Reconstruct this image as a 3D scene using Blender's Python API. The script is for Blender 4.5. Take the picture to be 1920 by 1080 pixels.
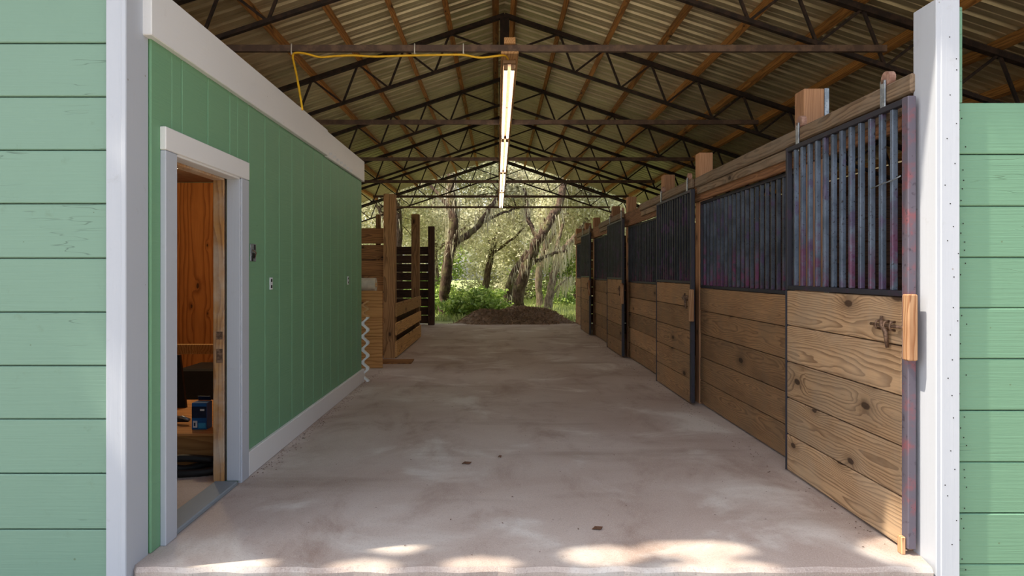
import bpy, bmesh, math, random
import numpy as np
from mathutils import Vector, Matrix

# ------------------------------------------------------------------ reset
for o in list(bpy.data.objects):
    bpy.data.objects.remove(o, do_unlink=True)
SC = bpy.context.scene
COL = SC.collection
rnd = random.Random(7)
nrg = np.random.default_rng(11)

# ------------------------------------------------------------------ camera, light, exposure
FPX = 1220.0            # focal length in pixels of the 1920 wide frame
VPX, VPY, EYE = 932.0, 510.0, 1.36
cam_d = bpy.data.cameras.new('camera')
cam_d.sensor_width = 36.0
cam_d.sensor_fit = 'HORIZONTAL'
cam_d.lens = FPX / 1920 * 36
cam_d.shift_x = (960 - VPX) / 1920
cam_d.shift_y = -(540 - VPY) / 1920
cam_d.clip_end = 400
cam = bpy.data.objects.new('camera', cam_d)
cam.location = (0, 0, EYE)
cam.rotation_euler = (math.radians(90), 0, 0)
COL.objects.link(cam)
SC.camera = cam

SUN_DIR = Vector((-3, -0.714, 5)).normalized()      # towards the sun
world = bpy.data.worlds.new('sky')
SC.world = world
world.use_nodes = True
wn = world.node_tree
wn.nodes.clear()
sky = wn.nodes.new('ShaderNodeTexSky')
sky.sky_type = 'NISHITA'
sky.sun_disc = False
sky.sun_elevation = math.asin(SUN_DIR.z)
sky.sun_rotation = math.atan2(SUN_DIR.x, SUN_DIR.y)
sky.air_density = 1.0
sky.dust_density = 3.0
sky.ozone_density = 1.0
hs = wn.nodes.new('ShaderNodeHueSaturation')
hs.inputs['Saturation'].default_value = 0.55
bg = wn.nodes.new('ShaderNodeBackground')
bg.inputs['Strength'].default_value = 0.30
wo = wn.nodes.new('ShaderNodeOutputWorld')
wn.links.new(sky.outputs[0], hs.inputs['Color'])
wn.links.new(hs.outputs[0], bg.inputs['Color'])
wn.links.new(bg.outputs[0], wo.inputs['Surface'])

sun_d = bpy.data.lights.new('sun', 'SUN')
sun_d.energy = 5.2
sun_d.angle = math.radians(0.7)
sun_d.color = (1.0, 0.90, 0.74)
sun = bpy.data.objects.new('sun', sun_d)
sun.rotation_euler = SUN_DIR.to_track_quat('Z', 'Y').to_euler()
sun.location = (-12, -4, 20)
COL.objects.link(sun)

TUBE_STRENGTH = 9.0      # fluorescent tubes over the aisle
ROOM_LAMP_W = 34.0        # lamp on the tack room ceiling
SC.view_settings.view_transform = 'Standard'
SC.view_settings.look = 'None'
SC.view_settings.gamma = 1.0
SC.view_settings.use_curve_mapping = False
SC.view_settings.exposure = 0.46


# ------------------------------------------------------------------ helpers
def at(px, py, Y):
    return Vector(((px - VPX) / FPX * Y, Y, EYE - (py - VPY) / FPX * Y))


def lin(*rgb):
    return tuple(((c / 255 / 12.92) if c / 255 <= 0.04045 else ((c / 255 + 0.055) / 1.055) ** 2.4) for c in rgb)


def tag(o, label=None, cat=None, group=None, kind=None):
    if label:
        o['label'] = label
    if cat:
        o['category'] = cat
    if group:
        o['group'] = group
    if kind:
        o['kind'] = kind
    return o


def empty(name, loc=(0, 0, 0), parent=None):
    o = bpy.data.objects.new(name, None)
    o.empty_display_size = 0.1
    COL.objects.link(o)
    o.location = loc
    if parent:
        o.parent = parent
    return o


def link(name, me, mat, parent=None, loc=(0, 0, 0), rot=None):
    o = bpy.data.objects.new(name, me)
    COL.objects.link(o)
    if mat and not me.materials:
        me.materials.append(mat)
    elif mat and me.materials[0] != mat:
        o.material_slots[0].link = 'OBJECT'
        o.material_slots[0].material = mat
    pl = Vector((0, 0, 0))
    if parent:
        o.parent = parent
        pl = parent.matrix_basis.translation.copy()
        if parent.parent:
            pl = pl + parent.parent.matrix_basis.translation
    o.location = Vector(loc) - pl
    if rot:
        o.rotation_euler = rot
    return o


_boxes = {}


def box_mesh(sx, sy, sz, bev=0.003):
    k = (round(sx, 4), round(sy, 4), round(sz, 4), bev)
    if k in _boxes:
        return _boxes[k]
    bm = bmesh.new()
    bmesh.ops.create_cube(bm, size=1.0)
    for v in bm.verts:
        v.co = Vector((v.co.x * sx, v.co.y * sy, v.co.z * sz))
    b = min(bev, min(sx, sy, sz) * 0.3)
    if b > 0:
        bmesh.ops.bevel(bm, geom=list(bm.edges), offset=b, segments=1, affect='EDGES', profile=0.5)
    me = bpy.data.meshes.new('box')
    bm.to_mesh(me)
    bm.free()
    _boxes[k] = me
    return me


def box(name, x0, x1, y0, y1, z0, z1, mat, parent=None, bev=0.003, rot=None):
    me = box_mesh(abs(x1 - x0), abs(y1 - y0), abs(z1 - z0), bev)
    return link(name, me, mat, parent, ((x0 + x1) / 2, (y0 + y1) / 2, (z0 + z1) / 2), rot)


def bar(name, p0, p1, w, h, mat, parent=None, bev=0.002):
    """square bar between two points, its local Y along the bar"""
    p0, p1 = Vector(p0), Vector(p1)
    d = p1 - p0
    me = box_mesh(w, round(d.length, 3), h, bev)
    up = 'Z' if abs(d.normalized().z) < 0.99 else 'X'
    return link(name, me, mat, parent, (p0 + p1) / 2, d.to_track_quat('Y', up).to_euler())


def pydata(name, vs, fs, mat, parent=None, loc=(0, 0, 0), smooth=False):
    me = bpy.data.meshes.new(name)
    me.from_pydata([tuple(v) for v in vs], [], fs)
    if smooth:
        me.polygons.foreach_set('use_smooth', [True] * len(me.polygons))
    me.update()
    return link(name, me, mat, parent, loc)


def quads(name, arr, mat, parent=None, loc=(0, 0, 0)):
    """arr: (n,4,3) numpy array of quads joined in one mesh"""
    n = arr.shape[0]
    me = bpy.data.meshes.new(name)
    me.vertices.add(n * 4)
    me.vertices.foreach_set('co', arr.reshape(-1).astype(np.float32))
    me.loops.add(n * 4)
    me.loops.foreach_set('vertex_index', np.arange(n * 4, dtype=np.int32))
    me.polygons.add(n)
    me.polygons.foreach_set('loop_start', np.arange(0, n * 4, 4, dtype=np.int32))
    me.update(calc_edges=True)
    return link(name, me, mat, parent, loc)


def tube_geo(path, radii, seg=10, rough=0.0, caps=True, seed=0):
    r_ = random.Random(seed)
    vs, fs = [], []
    n = len(path)
    path = [Vector(p) for p in path]
    ref = Vector((0.3, 1, 0.1))
    for i, p in enumerate(path):
        d = (path[min(i + 1, n - 1)] - path[max(i - 1, 0)]).normalized()
        u = d.cross(ref)
        if u.length < 1e-3:
            u = d.cross(Vector((1, 0, 0)))
        u.normalize()
        v = d.cross(u)
        for k in range(seg):
            a = 2 * math.pi * k / seg
            rr = radii[i] * (1 + rough * (r_.random() - 0.5))
            vs.append(p + u * math.cos(a) * rr + v * math.sin(a) * rr)
    for i in range(n - 1):
        for k in range(seg):
            a, b = i * seg + k, i * seg + (k + 1) % seg
            fs.append((a, b, b + seg, a + seg))
    if caps:
        fs.append(tuple(range(seg))[::-1])
        fs.append(tuple((n - 1) * seg + k for k in range(seg)))
    return vs, fs


def tube(name, path, r, mat, parent=None, seg=8):
    rad = r if isinstance(r, (list, tuple)) else [r] * len(path)
    o0 = Vector(path[0])
    vs, fs = tube_geo([Vector(p) - o0 for p in path], rad, seg)
    return pydata(name, vs, fs, mat, parent, o0, smooth=True)


def resample(pts, n):
    """Catmull-Rom through pts"""
    P = [Vector(p) for p in pts]
    P = [P[0] * 2 - P[1]] + P + [P[-1] * 2 - P[-2]]
    out = []
    m = len(P) - 3
    for i in range(n):
        t = i / (n - 1) * m
        k = min(int(t), m - 1)
        f = t - k
        a, b, c, d = P[k:k + 4]
        out.append(0.5 * ((2 * b) + (c - a) * f + (2 * a - 5 * b + 4 * c - d) * f * f + (3 * b - a - 3 * c + d) * f ** 3))
    return out


# ------------------------------------------------------------------ materials
class G:
    def __init__(s, name):
        s.m = bpy.data.materials.new(name)
        s.m.use_nodes = True
        s.t = s.m.node_tree
        s.t.nodes.clear()
        s.out = s.t.nodes.new('ShaderNodeOutputMaterial')

    def put(s, sock, v):
        if isinstance(v, bpy.types.NodeSocket):
            s.t.links.new(v, sock)
        elif isinstance(v, tuple) and len(v) == 3 and sock.type == 'RGBA':
            sock.default_value = v + (1,)
        else:
            sock.default_value = v

    def n(s, typ, ins=None, **attr):
        nd = s.t.nodes.new('ShaderNode' + typ)
        for k, v in attr.items():
            setattr(nd, k, v)
        for k, v in (ins or {}).items():
            s.put(nd.inputs[k], v)
        return nd

    def ma(s, op, a, b=0.0, c=0.0, clamp=False):
        nd = s.n('Math', {0: a, 1: b, 2: c}, operation=op, use_clamp=clamp)
        return nd.outputs[0]

    def mix(s, f, a, b, blend='MIX'):
        nd = s.n('Mix', {0: f, 6: a, 7: b}, data_type='RGBA', blend_type=blend)
        return nd.outputs[2]

    def vec(s, x=0.0, y=0.0, z=0.0):
        return s.n('CombineXYZ', {0: x, 1: y, 2: z}).outputs[0]

    def sep(s, v):
        return s.n('SeparateXYZ', {0: v}).outputs

    def noise(s, v, scale, detail=3.0, rough=0.55, dist=0.0):
        return s.n('TexNoise', {'Vector': v, 'Scale': scale, 'Detail': detail, 'Roughness': rough, 'Distortion': dist}).outputs[0]

    def vor(s, v, scale, out=0):
        return s.n('TexVoronoi', {'Vector': v, 'Scale': scale}).outputs[out]

    def step(s, v, a, b):
        return s.n('MapRange', {0: v, 1: a, 2: b, 3: 0.0, 4: 1.0}, interpolation_type='SMOOTHSTEP').outputs[0]

    def obj(s):
        return s.n('TexCoord').outputs['Object']

    def rand(s):
        return s.n('ObjectInfo').outputs['Random']

    def off(s):
        r = s.rand()
        add = s.vec(s.ma('MULTIPLY', r, 37.0), s.ma('MULTIPLY', r, 91.0), s.ma('MULTIPLY', r, 53.0))
        return s.n('VectorMath', {0: s.obj(), 1: add}, operation='ADD').outputs[0]

    def fin(s, color, rough=0.6, metal=0.0, h=None, bump=0.3, dist=0.01, spec=0.4, **kw):
        b = s.n('BsdfPrincipled')
        s.put(b.inputs['Base Color'], color)
        s.put(b.inputs['Roughness'], rough)
        s.put(b.inputs['Metallic'], metal)
        s.put(b.inputs['Specular IOR Level'], spec)
        for k, v in kw.items():
            s.put(b.inputs[k.replace('_', ' ')], v)
        if h is not None:
            bp = s.n('Bump', {'Strength': bump, 'Distance': dist, 'Height': h})
            s.t.links.new(bp.outputs[0], b.inputs['Normal'])
        s.t.links.new(b.outputs[0], s.out.inputs[0])
        return s.m


def mat_wood(name, axis, light, dark, knot=(0.03, 0.015, 0.008), freq=55.0, knots=1.0, grey=None, greyamt=0.0,
             stain=0.35, rough=0.75, contrast=1.0):
    g = G(name)
    o = g.sep(g.obj())
    r = g.rand()
    ia = 'xyz'.index(axis)
    ib, ic = [i for i in range(3) if i != ia]
    a, b, c = o[ia], o[ib], o[ic]
    ar = g.ma('ADD', a, g.ma('MULTIPLY', r, 71.0))
    r2 = g.ma('FRACT', g.ma('MULTIPLY', r, 13.7))
    r3 = g.ma('FRACT', g.ma('MULTIPLY', r, 41.3))
    # knots: cells stretched along the board
    kv = g.vec(g.ma('MULTIPLY', ar, 2.1), g.ma('ADD', g.ma('MULTIPLY', g.ma('ADD', b, c), 4.4), g.ma('MULTIPLY', r2, 9.0)), 0.0)
    vd = g.n('TexVoronoi', {'Vector': kv, 'Scale': 1.0}, voronoi_dimensions='2D')
    d = g.ma('ADD', vd.outputs[0], g.ma('MULTIPLY', g.noise(g.off(), 22.0, 2.0), 0.05))
    d = g.ma('ADD', d, g.ma('MULTIPLY', g.ma('GREATER_THAN', g.sep(vd.outputs['Color'])[0], 0.72 * knots), 2.0))
    vc = g.sep(vd.outputs['Color'])
    d = g.ma('DIVIDE', d, g.ma('ADD', 0.55, g.ma('MULTIPLY', vc[1], 0.65)))
    kn = g.ma('SUBTRACT', 1.0, g.step(d, 0.09, 0.125))
    halo = g.ma('SUBTRACT', 1.0, g.step(d, 0.05, 0.34))
    swell = g.ma('POWER', 2.718, g.ma('MULTIPLY', g.ma('MULTIPLY', d, d), -14.0))
    # distorted growth rings about an off-centre pith
    wv = g.vec(g.ma('MULTIPLY', ar, 1.0), g.ma('ADD', g.ma('MULTIPLY', b, 5.0), g.ma('MULTIPLY', r2, 20.0)), g.ma('MULTIPLY', c, 5.0))
    warp = g.ma('SUBTRACT', g.noise(wv, 1.0, 3.0, 0.5), 0.5)
    bb = g.ma('ADD', b, g.ma('MULTIPLY', g.ma('SUBTRACT', r2, 0.5), 0.16))
    cc = g.ma('ADD', c, g.ma('MULTIPLY', g.ma('SUBTRACT', r3, 0.5), 0.16))
    rr = g.ma('SQRT', g.ma('ADD', g.ma('MULTIPLY', bb, bb), g.ma('MULTIPLY', cc, cc)))
    rr = g.ma('ADD', rr, g.ma('MULTIPLY', warp, 0.15))
    rr = g.ma('ADD', rr, g.ma('MULTIPLY', swell, 0.075 * min(1, knots)))
    ring = g.ma('FRACT', g.ma('MULTIPLY', rr, freq))
    late = g.ma('MULTIPLY', g.step(ring, 0.35, 0.93), g.ma('SUBTRACT', 1.0, g.step(ring, 0.93, 1.0)))
    fv = g.vec(g.ma('MULTIPLY', ar, 4.0), g.ma('MULTIPLY', b, 160.0), g.ma('MULTIPLY', c, 160.0))
    fib = g.noise(fv, 1.0, 2.0)
    col = g.mix(g.ma('MULTIPLY', late, 0.8 * contrast), light, dark)
    col = g.mix(g.ma('MULTIPLY', g.step(fib, 0.35, 0.75), 0.35), col, dark)
    blotch = g.step(g.noise(g.vec(g.ma('MULTIPLY', ar, 1.5), g.ma('MULTIPLY', b, 4.0), g.ma('MULTIPLY', c, 4.0)), 1.3, 4.0), 0.45, 0.75)
    col = g.mix(g.ma('MULTIPLY', blotch, stain), col, dark)
    if grey:
        gn = g.step(g.noise(g.off(), 3.5, 5.0, 0.6), 0.35, 0.7)
        col = g.mix(g.ma('MULTIPLY', gn, greyamt), col, grey)
    col = g.mix(g.ma('MULTIPLY', halo, 0.5), col, tuple(0.6 * x for x in dark))
    col = g.mix(g.ma('MULTIPLY', kn, 0.85), col, knot)
    val = g.ma('ADD', 0.72, g.ma('MULTIPLY', r3, 0.5))
    col = g.mix(1.0, col, g.n('CombineColor', {0: val, 1: val, 2: val}).outputs[0], 'MULTIPLY')
    hgt = g.ma('ADD', g.ma('MULTIPLY', late, 0.5), g.ma('MULTIPLY', fib, 0.6))
    return g.fin(col, rough, h=hgt, bump=0.28, dist=0.004, spec=0.25)


def mat_paint(name, base, axis, grain=0.35, dirt=0.0, dirtcol=(0.1, 0.09, 0.06), vary=0.08, rough=0.5, fade=None, cracks=0.0):
    g = G(name)
    p = g.off()
    o = g.sep(p)
    ia = 'xyz'.index(axis)
    sc = [90.0, 90.0, 90.0]
    sc[ia] = 2.2
    sv = g.vec(*[g.ma('MULTIPLY', o[i], sc[i]) for i in range(3)])
    fib = g.noise(sv, 1.0, 4.0, 0.6)
    big = g.noise(p, 1.6, 3.0)
    r = g.rand()
    col = g.mix(g.ma('MULTIPLY', g.step(big, 0.3, 0.7), vary * 3), base, tuple(min(1, x * 1.12) for x in base))
    col = g.mix(g.ma('MULTIPLY', r, vary * 2), col, tuple(x * 0.88 for x in base))
    if fade:
        f = g.step(g.noise(g.vec(*[g.ma('MULTIPLY', o[i], (1.2 if i == ia else 26.0)) for i in range(3)]), 1.0, 4.0, 0.7), 0.62, 0.8)
        col = g.mix(g.ma('MULTIPLY', f, fade[1]), col, fade[0])
    if dirt:
        dn = g.step(g.noise(p, 9.0, 6.0, 0.7), 0.60, 0.78)
        col = g.mix(g.ma('MULTIPLY', dn, dirt), col, dirtcol)
        dots = g.ma('LESS_THAN', g.vor(p, 7.0), 0.035)
        col = g.mix(g.ma('MULTIPLY', dots, 0.6), col, dirtcol)
    h = fib
    if cracks:
        cv = g.vec(*[g.ma('MULTIPLY', o[i], (0.9 if i == ia else 11.0)) for i in range(3)])
        cn = g.ma('ABSOLUTE', g.ma('SUBTRACT', g.noise(cv, 1.0, 3.0), 0.5))
        gate = g.step(g.noise(p, 2.1, 2.0), 0.52, 0.6)
        cr = g.ma('MULTIPLY', g.ma('SUBTRACT', 1.0, g.step(cn, 0.0, 0.006)), gate)
        col = g.mix(g.ma('MULTIPLY', cr, cracks), col, tuple(x * 0.35 for x in base))
        h = g.ma('SUBTRACT', fib, cr)
    return g.fin(col, rough, h=h, bump=grain, dist=0.003, spec=0.3)


def mat_metal(name, c1, c2, scale=18.0, lo=0.42, hi=0.62, rough=0.6, metal=0.4, third=None):
    g = G(name)
    p = g.off()
    f = g.step(g.noise(p, scale, 5.0, 0.65), lo, hi)
    col = g.mix(f, c1, c2)
    if third:
        f2 = g.step(g.noise(p, scale * 2.7, 4.0, 0.7), 0.58, 0.7)
        col = g.mix(f2, col, third)
    return g.fin(col, rough, metal, h=g.noise(p, scale * 6, 3.0), bump=0.15, dist=0.002)


def mat_flat(name, col, rough=0.6, metal=0.0, **kw):
    g = G(name)
    p = g.off()
    c = g.mix(g.step(g.noise(p, 14.0, 4.0), 0.3, 0.7), col, tuple(x * 0.82 for x in col))
    return g.fin(c, rough, metal, h=g.noise(p, 60.0, 3.0), bump=0.1, dist=0.002, **kw)


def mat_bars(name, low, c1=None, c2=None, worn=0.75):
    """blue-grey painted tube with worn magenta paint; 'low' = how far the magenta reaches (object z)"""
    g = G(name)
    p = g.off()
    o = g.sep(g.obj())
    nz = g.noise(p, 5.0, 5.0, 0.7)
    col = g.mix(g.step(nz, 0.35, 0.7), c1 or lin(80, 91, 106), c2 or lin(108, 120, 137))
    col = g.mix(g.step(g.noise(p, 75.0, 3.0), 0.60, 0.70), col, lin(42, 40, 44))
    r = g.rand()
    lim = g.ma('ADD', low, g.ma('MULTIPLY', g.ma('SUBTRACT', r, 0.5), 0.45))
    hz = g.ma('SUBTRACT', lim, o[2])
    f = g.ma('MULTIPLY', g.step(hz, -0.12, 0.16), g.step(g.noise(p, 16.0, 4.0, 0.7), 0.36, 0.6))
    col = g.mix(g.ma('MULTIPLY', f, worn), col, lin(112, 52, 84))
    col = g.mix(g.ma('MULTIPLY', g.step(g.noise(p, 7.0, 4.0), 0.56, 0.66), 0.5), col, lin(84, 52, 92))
    return g.fin(col, 0.5, 0.25, h=g.noise(p, 70.0, 3.0), bump=0.2, dist=0.002)


def mat_concrete():
    g = G('concrete')
    p = g.obj()
    o = g.sep(p)
    big = g.noise(p, 0.55, 5.0, 0.6, 0.4)
    med = g.noise(g.vec(o[0], g.ma('MULTIPLY', o[1], 0.55), o[2]), 1.9, 6.0, 0.65, 0.5)
    fine = g.noise(p, 46.0, 5.0, 0.7)
    col = g.mix(g.step(big, 0.35, 0.65), (0.42, 0.33, 0.285), (0.53, 0.45, 0.405))
    col = g.mix(g.ma('MULTIPLY', g.step(med, 0.48, 0.72), 0.75), col, (0.29, 0.20, 0.16))
    pale = g.step(g.noise(g.vec(g.ma('ADD', o[0], 9.0), o[1], o[2]), 1.1, 5.0, 0.6, 0.6), 0.52, 0.70)
    col = g.mix(g.ma('MULTIPLY', pale, 0.9), col, (0.66, 0.615, 0.57))
    streak = g.step(g.noise(g.vec(g.ma('MULTIPLY', o[0], 0.35), g.ma('MULTIPLY', o[1], 1.6), o[2]), 1.0, 4.0, 0.6), 0.55, 0.7)
    col = g.mix(g.ma('MULTIPLY', streak, 0.55), col, (0.29, 0.21, 0.165))
    col = g.mix(g.ma('MULTIPLY', g.step(fine, 0.52, 0.7), 0.28), col, (0.30, 0.25, 0.22))
    col = g.mix(g.ma('MULTIPLY', g.step(g.noise(p, 21.0, 4.0, 0.7), 0.62, 0.72), 0.35), col, (0.22, 0.17, 0.14))
    col = g.mix(g.ma('MULTIPLY', g.step(g.noise(p, 150.0, 2.0, 0.6), 0.5, 0.68), 0.35), col, (0.68, 0.60, 0.53))
    col = g.mix(g.ma('MULTIPLY', g.step(g.noise(p, 110.0, 2.0, 0.6), 0.56, 0.7), 0.4), col, (0.24, 0.18, 0.15))
    h = g.ma('ADD', fine, g.ma('MULTIPLY', g.noise(p, 7.0, 4.0), 0.8))
    return g.fin(col, g.ma('ADD', 0.55, g.ma('MULTIPLY', med, 0.3)), h=h, bump=0.25, dist=0.006, spec=0.35)


def mat_ground():
    g = G('ground_soil_grass')
    p = g.obj()
    o = g.sep(p)
    far = g.step(o[1], 17.5, 19.5)
    soil = g.mix(g.step(g.noise(p, 3.0, 6.0, 0.7), 0.35, 0.65), (0.44, 0.38, 0.30), (0.56, 0.50, 0.41))
    gr = g.mix(g.step(g.noise(p, 1.4, 5.0, 0.7), 0.35, 0.65), (0.18, 0.22, 0.08), (0.38, 0.42, 0.17))
    gr = g.mix(g.step(g.noise(p, 9.0, 5.0, 0.7), 0.56, 0.7), gr, (0.26, 0.20, 0.10))
    return g.fin(g.mix(far, soil, gr), 0.95, h=g.noise(p, 30.0, 6.0, 0.7), bump=0.8, dist=0.03, spec=0.1)


def mat_bark(name, c1, c2, moss):
    g = G(name)
    p = g.obj()
    o = g.sep(p)
    f = g.noise(g.vec(g.ma('MULTIPLY', o[0], 9.0), g.ma('MULTIPLY', o[1], 9.0), g.ma('MULTIPLY', o[2], 2.5)), 2.0, 6.0, 0.7)
    col = g.mix(g.step(f, 0.35, 0.68), c1, c2)
    col = g.mix(g.ma('MULTIPLY', g.step(g.noise(p, 2.6, 5.0, 0.65), 0.5, 0.66), 0.7), col, moss)
    return g.fin(col, 0.95, h=f, bump=0.9, dist=0.04, spec=0.1)


def mat_leaf(name, a, b, c, trans=0.35):
    g = G(name)
    geo = g.n('NewGeometry')
    ri = geo.outputs['Random Per Island']
    big = g.noise(geo.outputs['Position'], 0.8, 3.0)
    col = g.mix(g.step(ri, 0.1, 0.8), a, b)
    col = g.mix(g.ma('MULTIPLY', g.step(big, 0.42, 0.68), 0.8), col, c)
    df = g.n('BsdfDiffuse', {0: col})
    tr = g.n('BsdfTranslucent', {0: col})
    gl = g.n('BsdfGlossy', {'Roughness': 0.45, 'Color': (0.6, 0.6, 0.55)})
    mx = g.n('MixShader', {0: trans})
    g.t.links.new(df.outputs[0], mx.inputs[1])
    g.t.links.new(tr.outputs[0], mx.inputs[2])
    mx2 = g.n('MixShader', {0: 0.07})
    g.t.links.new(mx.outputs[0], mx2.inputs[1])
    g.t.links.new(gl.outputs[0], mx2.inputs[2])
    g.t.links.new(mx2.outputs[0], g.out.inputs[0])
    return g.m


def mat_emit(name, col, strength):
    g = G(name)
    b = g.n('BsdfPrincipled', {'Base Color': (0.85, 0.85, 0.82), 'Emission Color': col, 'Emission Strength': strength, 'Roughness': 0.3})
    g.t.links.new(b.outputs[0], g.out.inputs[0])
    return g.m


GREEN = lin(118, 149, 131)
GREEN_IN_LIFT = lin(114, 158, 122)  # front and aisle share one paint; aisle tone lightened to offset weaker light
WHITE = (0.45, 0.475, 0.525)
m_green = mat_paint('green_paint_clapboard', GREEN, 'x', 0.35, 0.25, lin(86, 100, 70), 0.06, 0.5, None, 0.6)
m_green_top = mat_paint('green_paint_bare', GREEN, 'x', 0.4, 0.2, lin(90, 100, 70), 0.06, 0.55, (lin(128, 140, 100), 0.55), 0.5)
m_green_r = mat_paint('green_paint_weathered', lin(104, 142, 116), 'x', 0.7, 0.15, lin(86, 100, 70), 0.06, 0.5, None, 0.3)
m_green_v = mat_paint('green_paint_grooved', GREEN_IN_LIFT, 'y', 0.75, 0.06, lin(70, 90, 60), 0.05, 0.55)
m_white = mat_paint('white_paint_post', WHITE, 'z', 0.25, 0.22, (0.20, 0.16, 0.12), 0.05, 0.45)
m_white_y = mat_paint('white_paint_board', (0.74, 0.73, 0.72), 'y', 0.25, 0.12, (0.30, 0.25, 0.2), 0.05, 0.5)
m_door_board = mat_wood('pine_bright', 'y', lin(184, 150, 114), lin(112, 84, 60), knot=lin(52, 36, 26), freq=62, knots=0.85, grey=lin(160, 142, 120), greyamt=0.45, stain=0.35, contrast=1.0)
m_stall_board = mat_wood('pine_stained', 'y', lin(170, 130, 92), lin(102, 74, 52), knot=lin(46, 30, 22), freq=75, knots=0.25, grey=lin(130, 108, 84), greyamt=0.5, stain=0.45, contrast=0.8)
m_header = mat_wood('header_timber', 'y', lin(146, 104, 72), lin(100, 66, 44), freq=40, knots=0.5, stain=0.4)
m_track = mat_wood('track_timber', 'y', lin(146, 122, 98), lin(92, 72, 54), freq=46, knots=0.2, grey=lin(138, 124, 108), greyamt=0.6)
m_post = mat_wood('post_timber', 'z', lin(186, 140, 104), lin(136, 94, 66), freq=60, knots=0.3, stain=0.3, contrast=0.5)
m_post_dark = mat_wood('pen_post_timber', 'z', lin(168, 128, 84), lin(106, 76, 48), freq=40, knots=0.3, stain=0.4)
m_plank_x = mat_wood('plank_cross', 'x', lin(152, 108, 66), lin(92, 62, 36), freq=40, knots=0.7, stain=0.4)
m_plank_dark = mat_wood('plank_dark', 'x', lin(74, 52, 38), lin(44, 30, 22), freq=40, knots=0.7, stain=0.4)
m_post_backlit = mat_wood('backlit_post', 'z', lin(82, 58, 42), lin(48, 33, 24), freq=40, knots=0.4, stain=0.4)  # backlit darkness of the end post put into its wood colour
m_plank_ydk = mat_wood('plank_back_wall', 'y', lin(110, 74, 48), lin(62, 40, 25), freq=40, knots=0.7, stain=0.4)
m_rail = mat_wood('pen_rail', 'y', lin(206, 164, 106), lin(150, 108, 64), freq=46, knots=0.6, stain=0.25)
m_purlin = mat_wood('purlin', 'y', lin(176, 124, 66), lin(112, 74, 38), freq=40, knots=0.4, stain=0.45)
m_ply = mat_wood('plywood', 'z', lin(186, 116, 56), lin(134, 74, 30), knot=lin(48, 24, 10), freq=20, knots=0.8, stain=0.3)
m_ply_x = mat_wood('plywood_flat', 'x', lin(204, 150, 92), lin(156, 106, 60), freq=22, knots=0.5, stain=0.3)
m_raw = mat_wood('raw_stud', 'z', lin(190, 140, 84), lin(140, 92, 50), freq=40, knots=0.3, grey=lin(200, 190, 175), greyamt=0.6)
m_block = mat_wood('split_wood', 'z', lin(198, 158, 120), lin(140, 90, 56), freq=60, knots=0.2, stain=0.5)
m_lightboard = mat_wood('lamp_board', 'y', lin(196, 152, 104), lin(150, 104, 62), freq=40, knots=0.4)
m_steel = mat_metal('rusty_steel', lin(38, 29, 25), lin(60, 44, 35), 14.0, rough=0.75, metal=0.2)
m_steel_tie = mat_metal('rusty_tie_bar', lin(84, 66, 56), lin(108, 86, 70), 10.0, rough=0.75, metal=0.1)
m_galv = mat_metal('galvanised', lin(132, 140, 148), lin(168, 174, 180), 24.0, rough=0.4, metal=0.6, third=lin(110, 96, 84))
m_bars = mat_bars('bar_paint', -0.32)
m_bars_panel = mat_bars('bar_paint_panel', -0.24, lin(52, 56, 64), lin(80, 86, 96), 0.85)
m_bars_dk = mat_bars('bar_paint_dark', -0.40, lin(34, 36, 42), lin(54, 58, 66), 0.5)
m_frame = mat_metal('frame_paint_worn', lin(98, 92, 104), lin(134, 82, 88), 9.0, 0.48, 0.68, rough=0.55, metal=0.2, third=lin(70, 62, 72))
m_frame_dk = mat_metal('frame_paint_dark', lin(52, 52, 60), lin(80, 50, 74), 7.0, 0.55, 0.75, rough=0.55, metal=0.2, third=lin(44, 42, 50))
m_iron = mat_metal('latch_iron', lin(96, 74, 60), lin(140, 112, 92), 40.0, rough=0.6, metal=0.5)
m_wheel = mat_metal('roller_wheel', lin(150, 112, 96), lin(176, 140, 122), 30.0, rough=0.7, metal=0.1)
m_concrete = mat_concrete()
m_ground = mat_ground()
m_black = mat_flat('black_plastic', lin(26, 26, 28), 0.55)
m_dark = mat_flat('dark_gap_paint', lin(30, 24, 20), 0.8)
m_blue = mat_flat('blue_carton', lin(24, 92, 158), 0.45)
m_navy = mat_flat('navy_print', lin(18, 34, 66), 0.45)
m_whiteprint = mat_flat('white_print', lin(222, 226, 230), 0.5)
m_cyan = mat_flat('cyan_print', lin(60, 156, 206), 0.5)
m_sill = mat_paint('grey_sill', lin(132, 140, 146), 'y', 0.4, 0.3, lin(80, 70, 58), 0.08, 0.6)
m_yellow = mat_flat('yellow_cord', lin(244, 190, 44), 0.5)
m_ziptie = mat_flat('white_zip_tie', lin(214, 206, 192), 0.5)
m_mulch = mat_flat('mulch', lin(146, 124, 104), 0.95)
m_chip = mat_flat('mulch_chip', lin(160, 134, 110), 0.95)
m_deadleaf = mat_flat('dead_leaf', lin(92, 62, 44), 0.9)
m_foam = mat_flat('white_corrugated_sheet', lin(232, 234, 232), 0.6)
m_tanfoam = mat_flat('tan_corrugated_sheet', lin(196, 150, 96), 0.6)
m_roll = mat_flat('off_white_roll', lin(206, 196, 178), 0.7)
m_ceiling_in = mat_flat('room_ceiling_board', lin(150, 118, 90), 0.8)
m_lampgrey = mat_flat('lamp_housing', lin(150, 116, 84), 0.5)
m_tube = mat_emit('fluorescent_tube', (1.0, 0.88, 0.72), TUBE_STRENGTH)
m_roomlamp = mat_emit('room_lamp_glass', (1.0, 0.8, 0.5), 8.0)
m_bark = mat_bark('oak_bark', lin(92, 78, 66), lin(150, 132, 112), lin(134, 132, 90))
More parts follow.
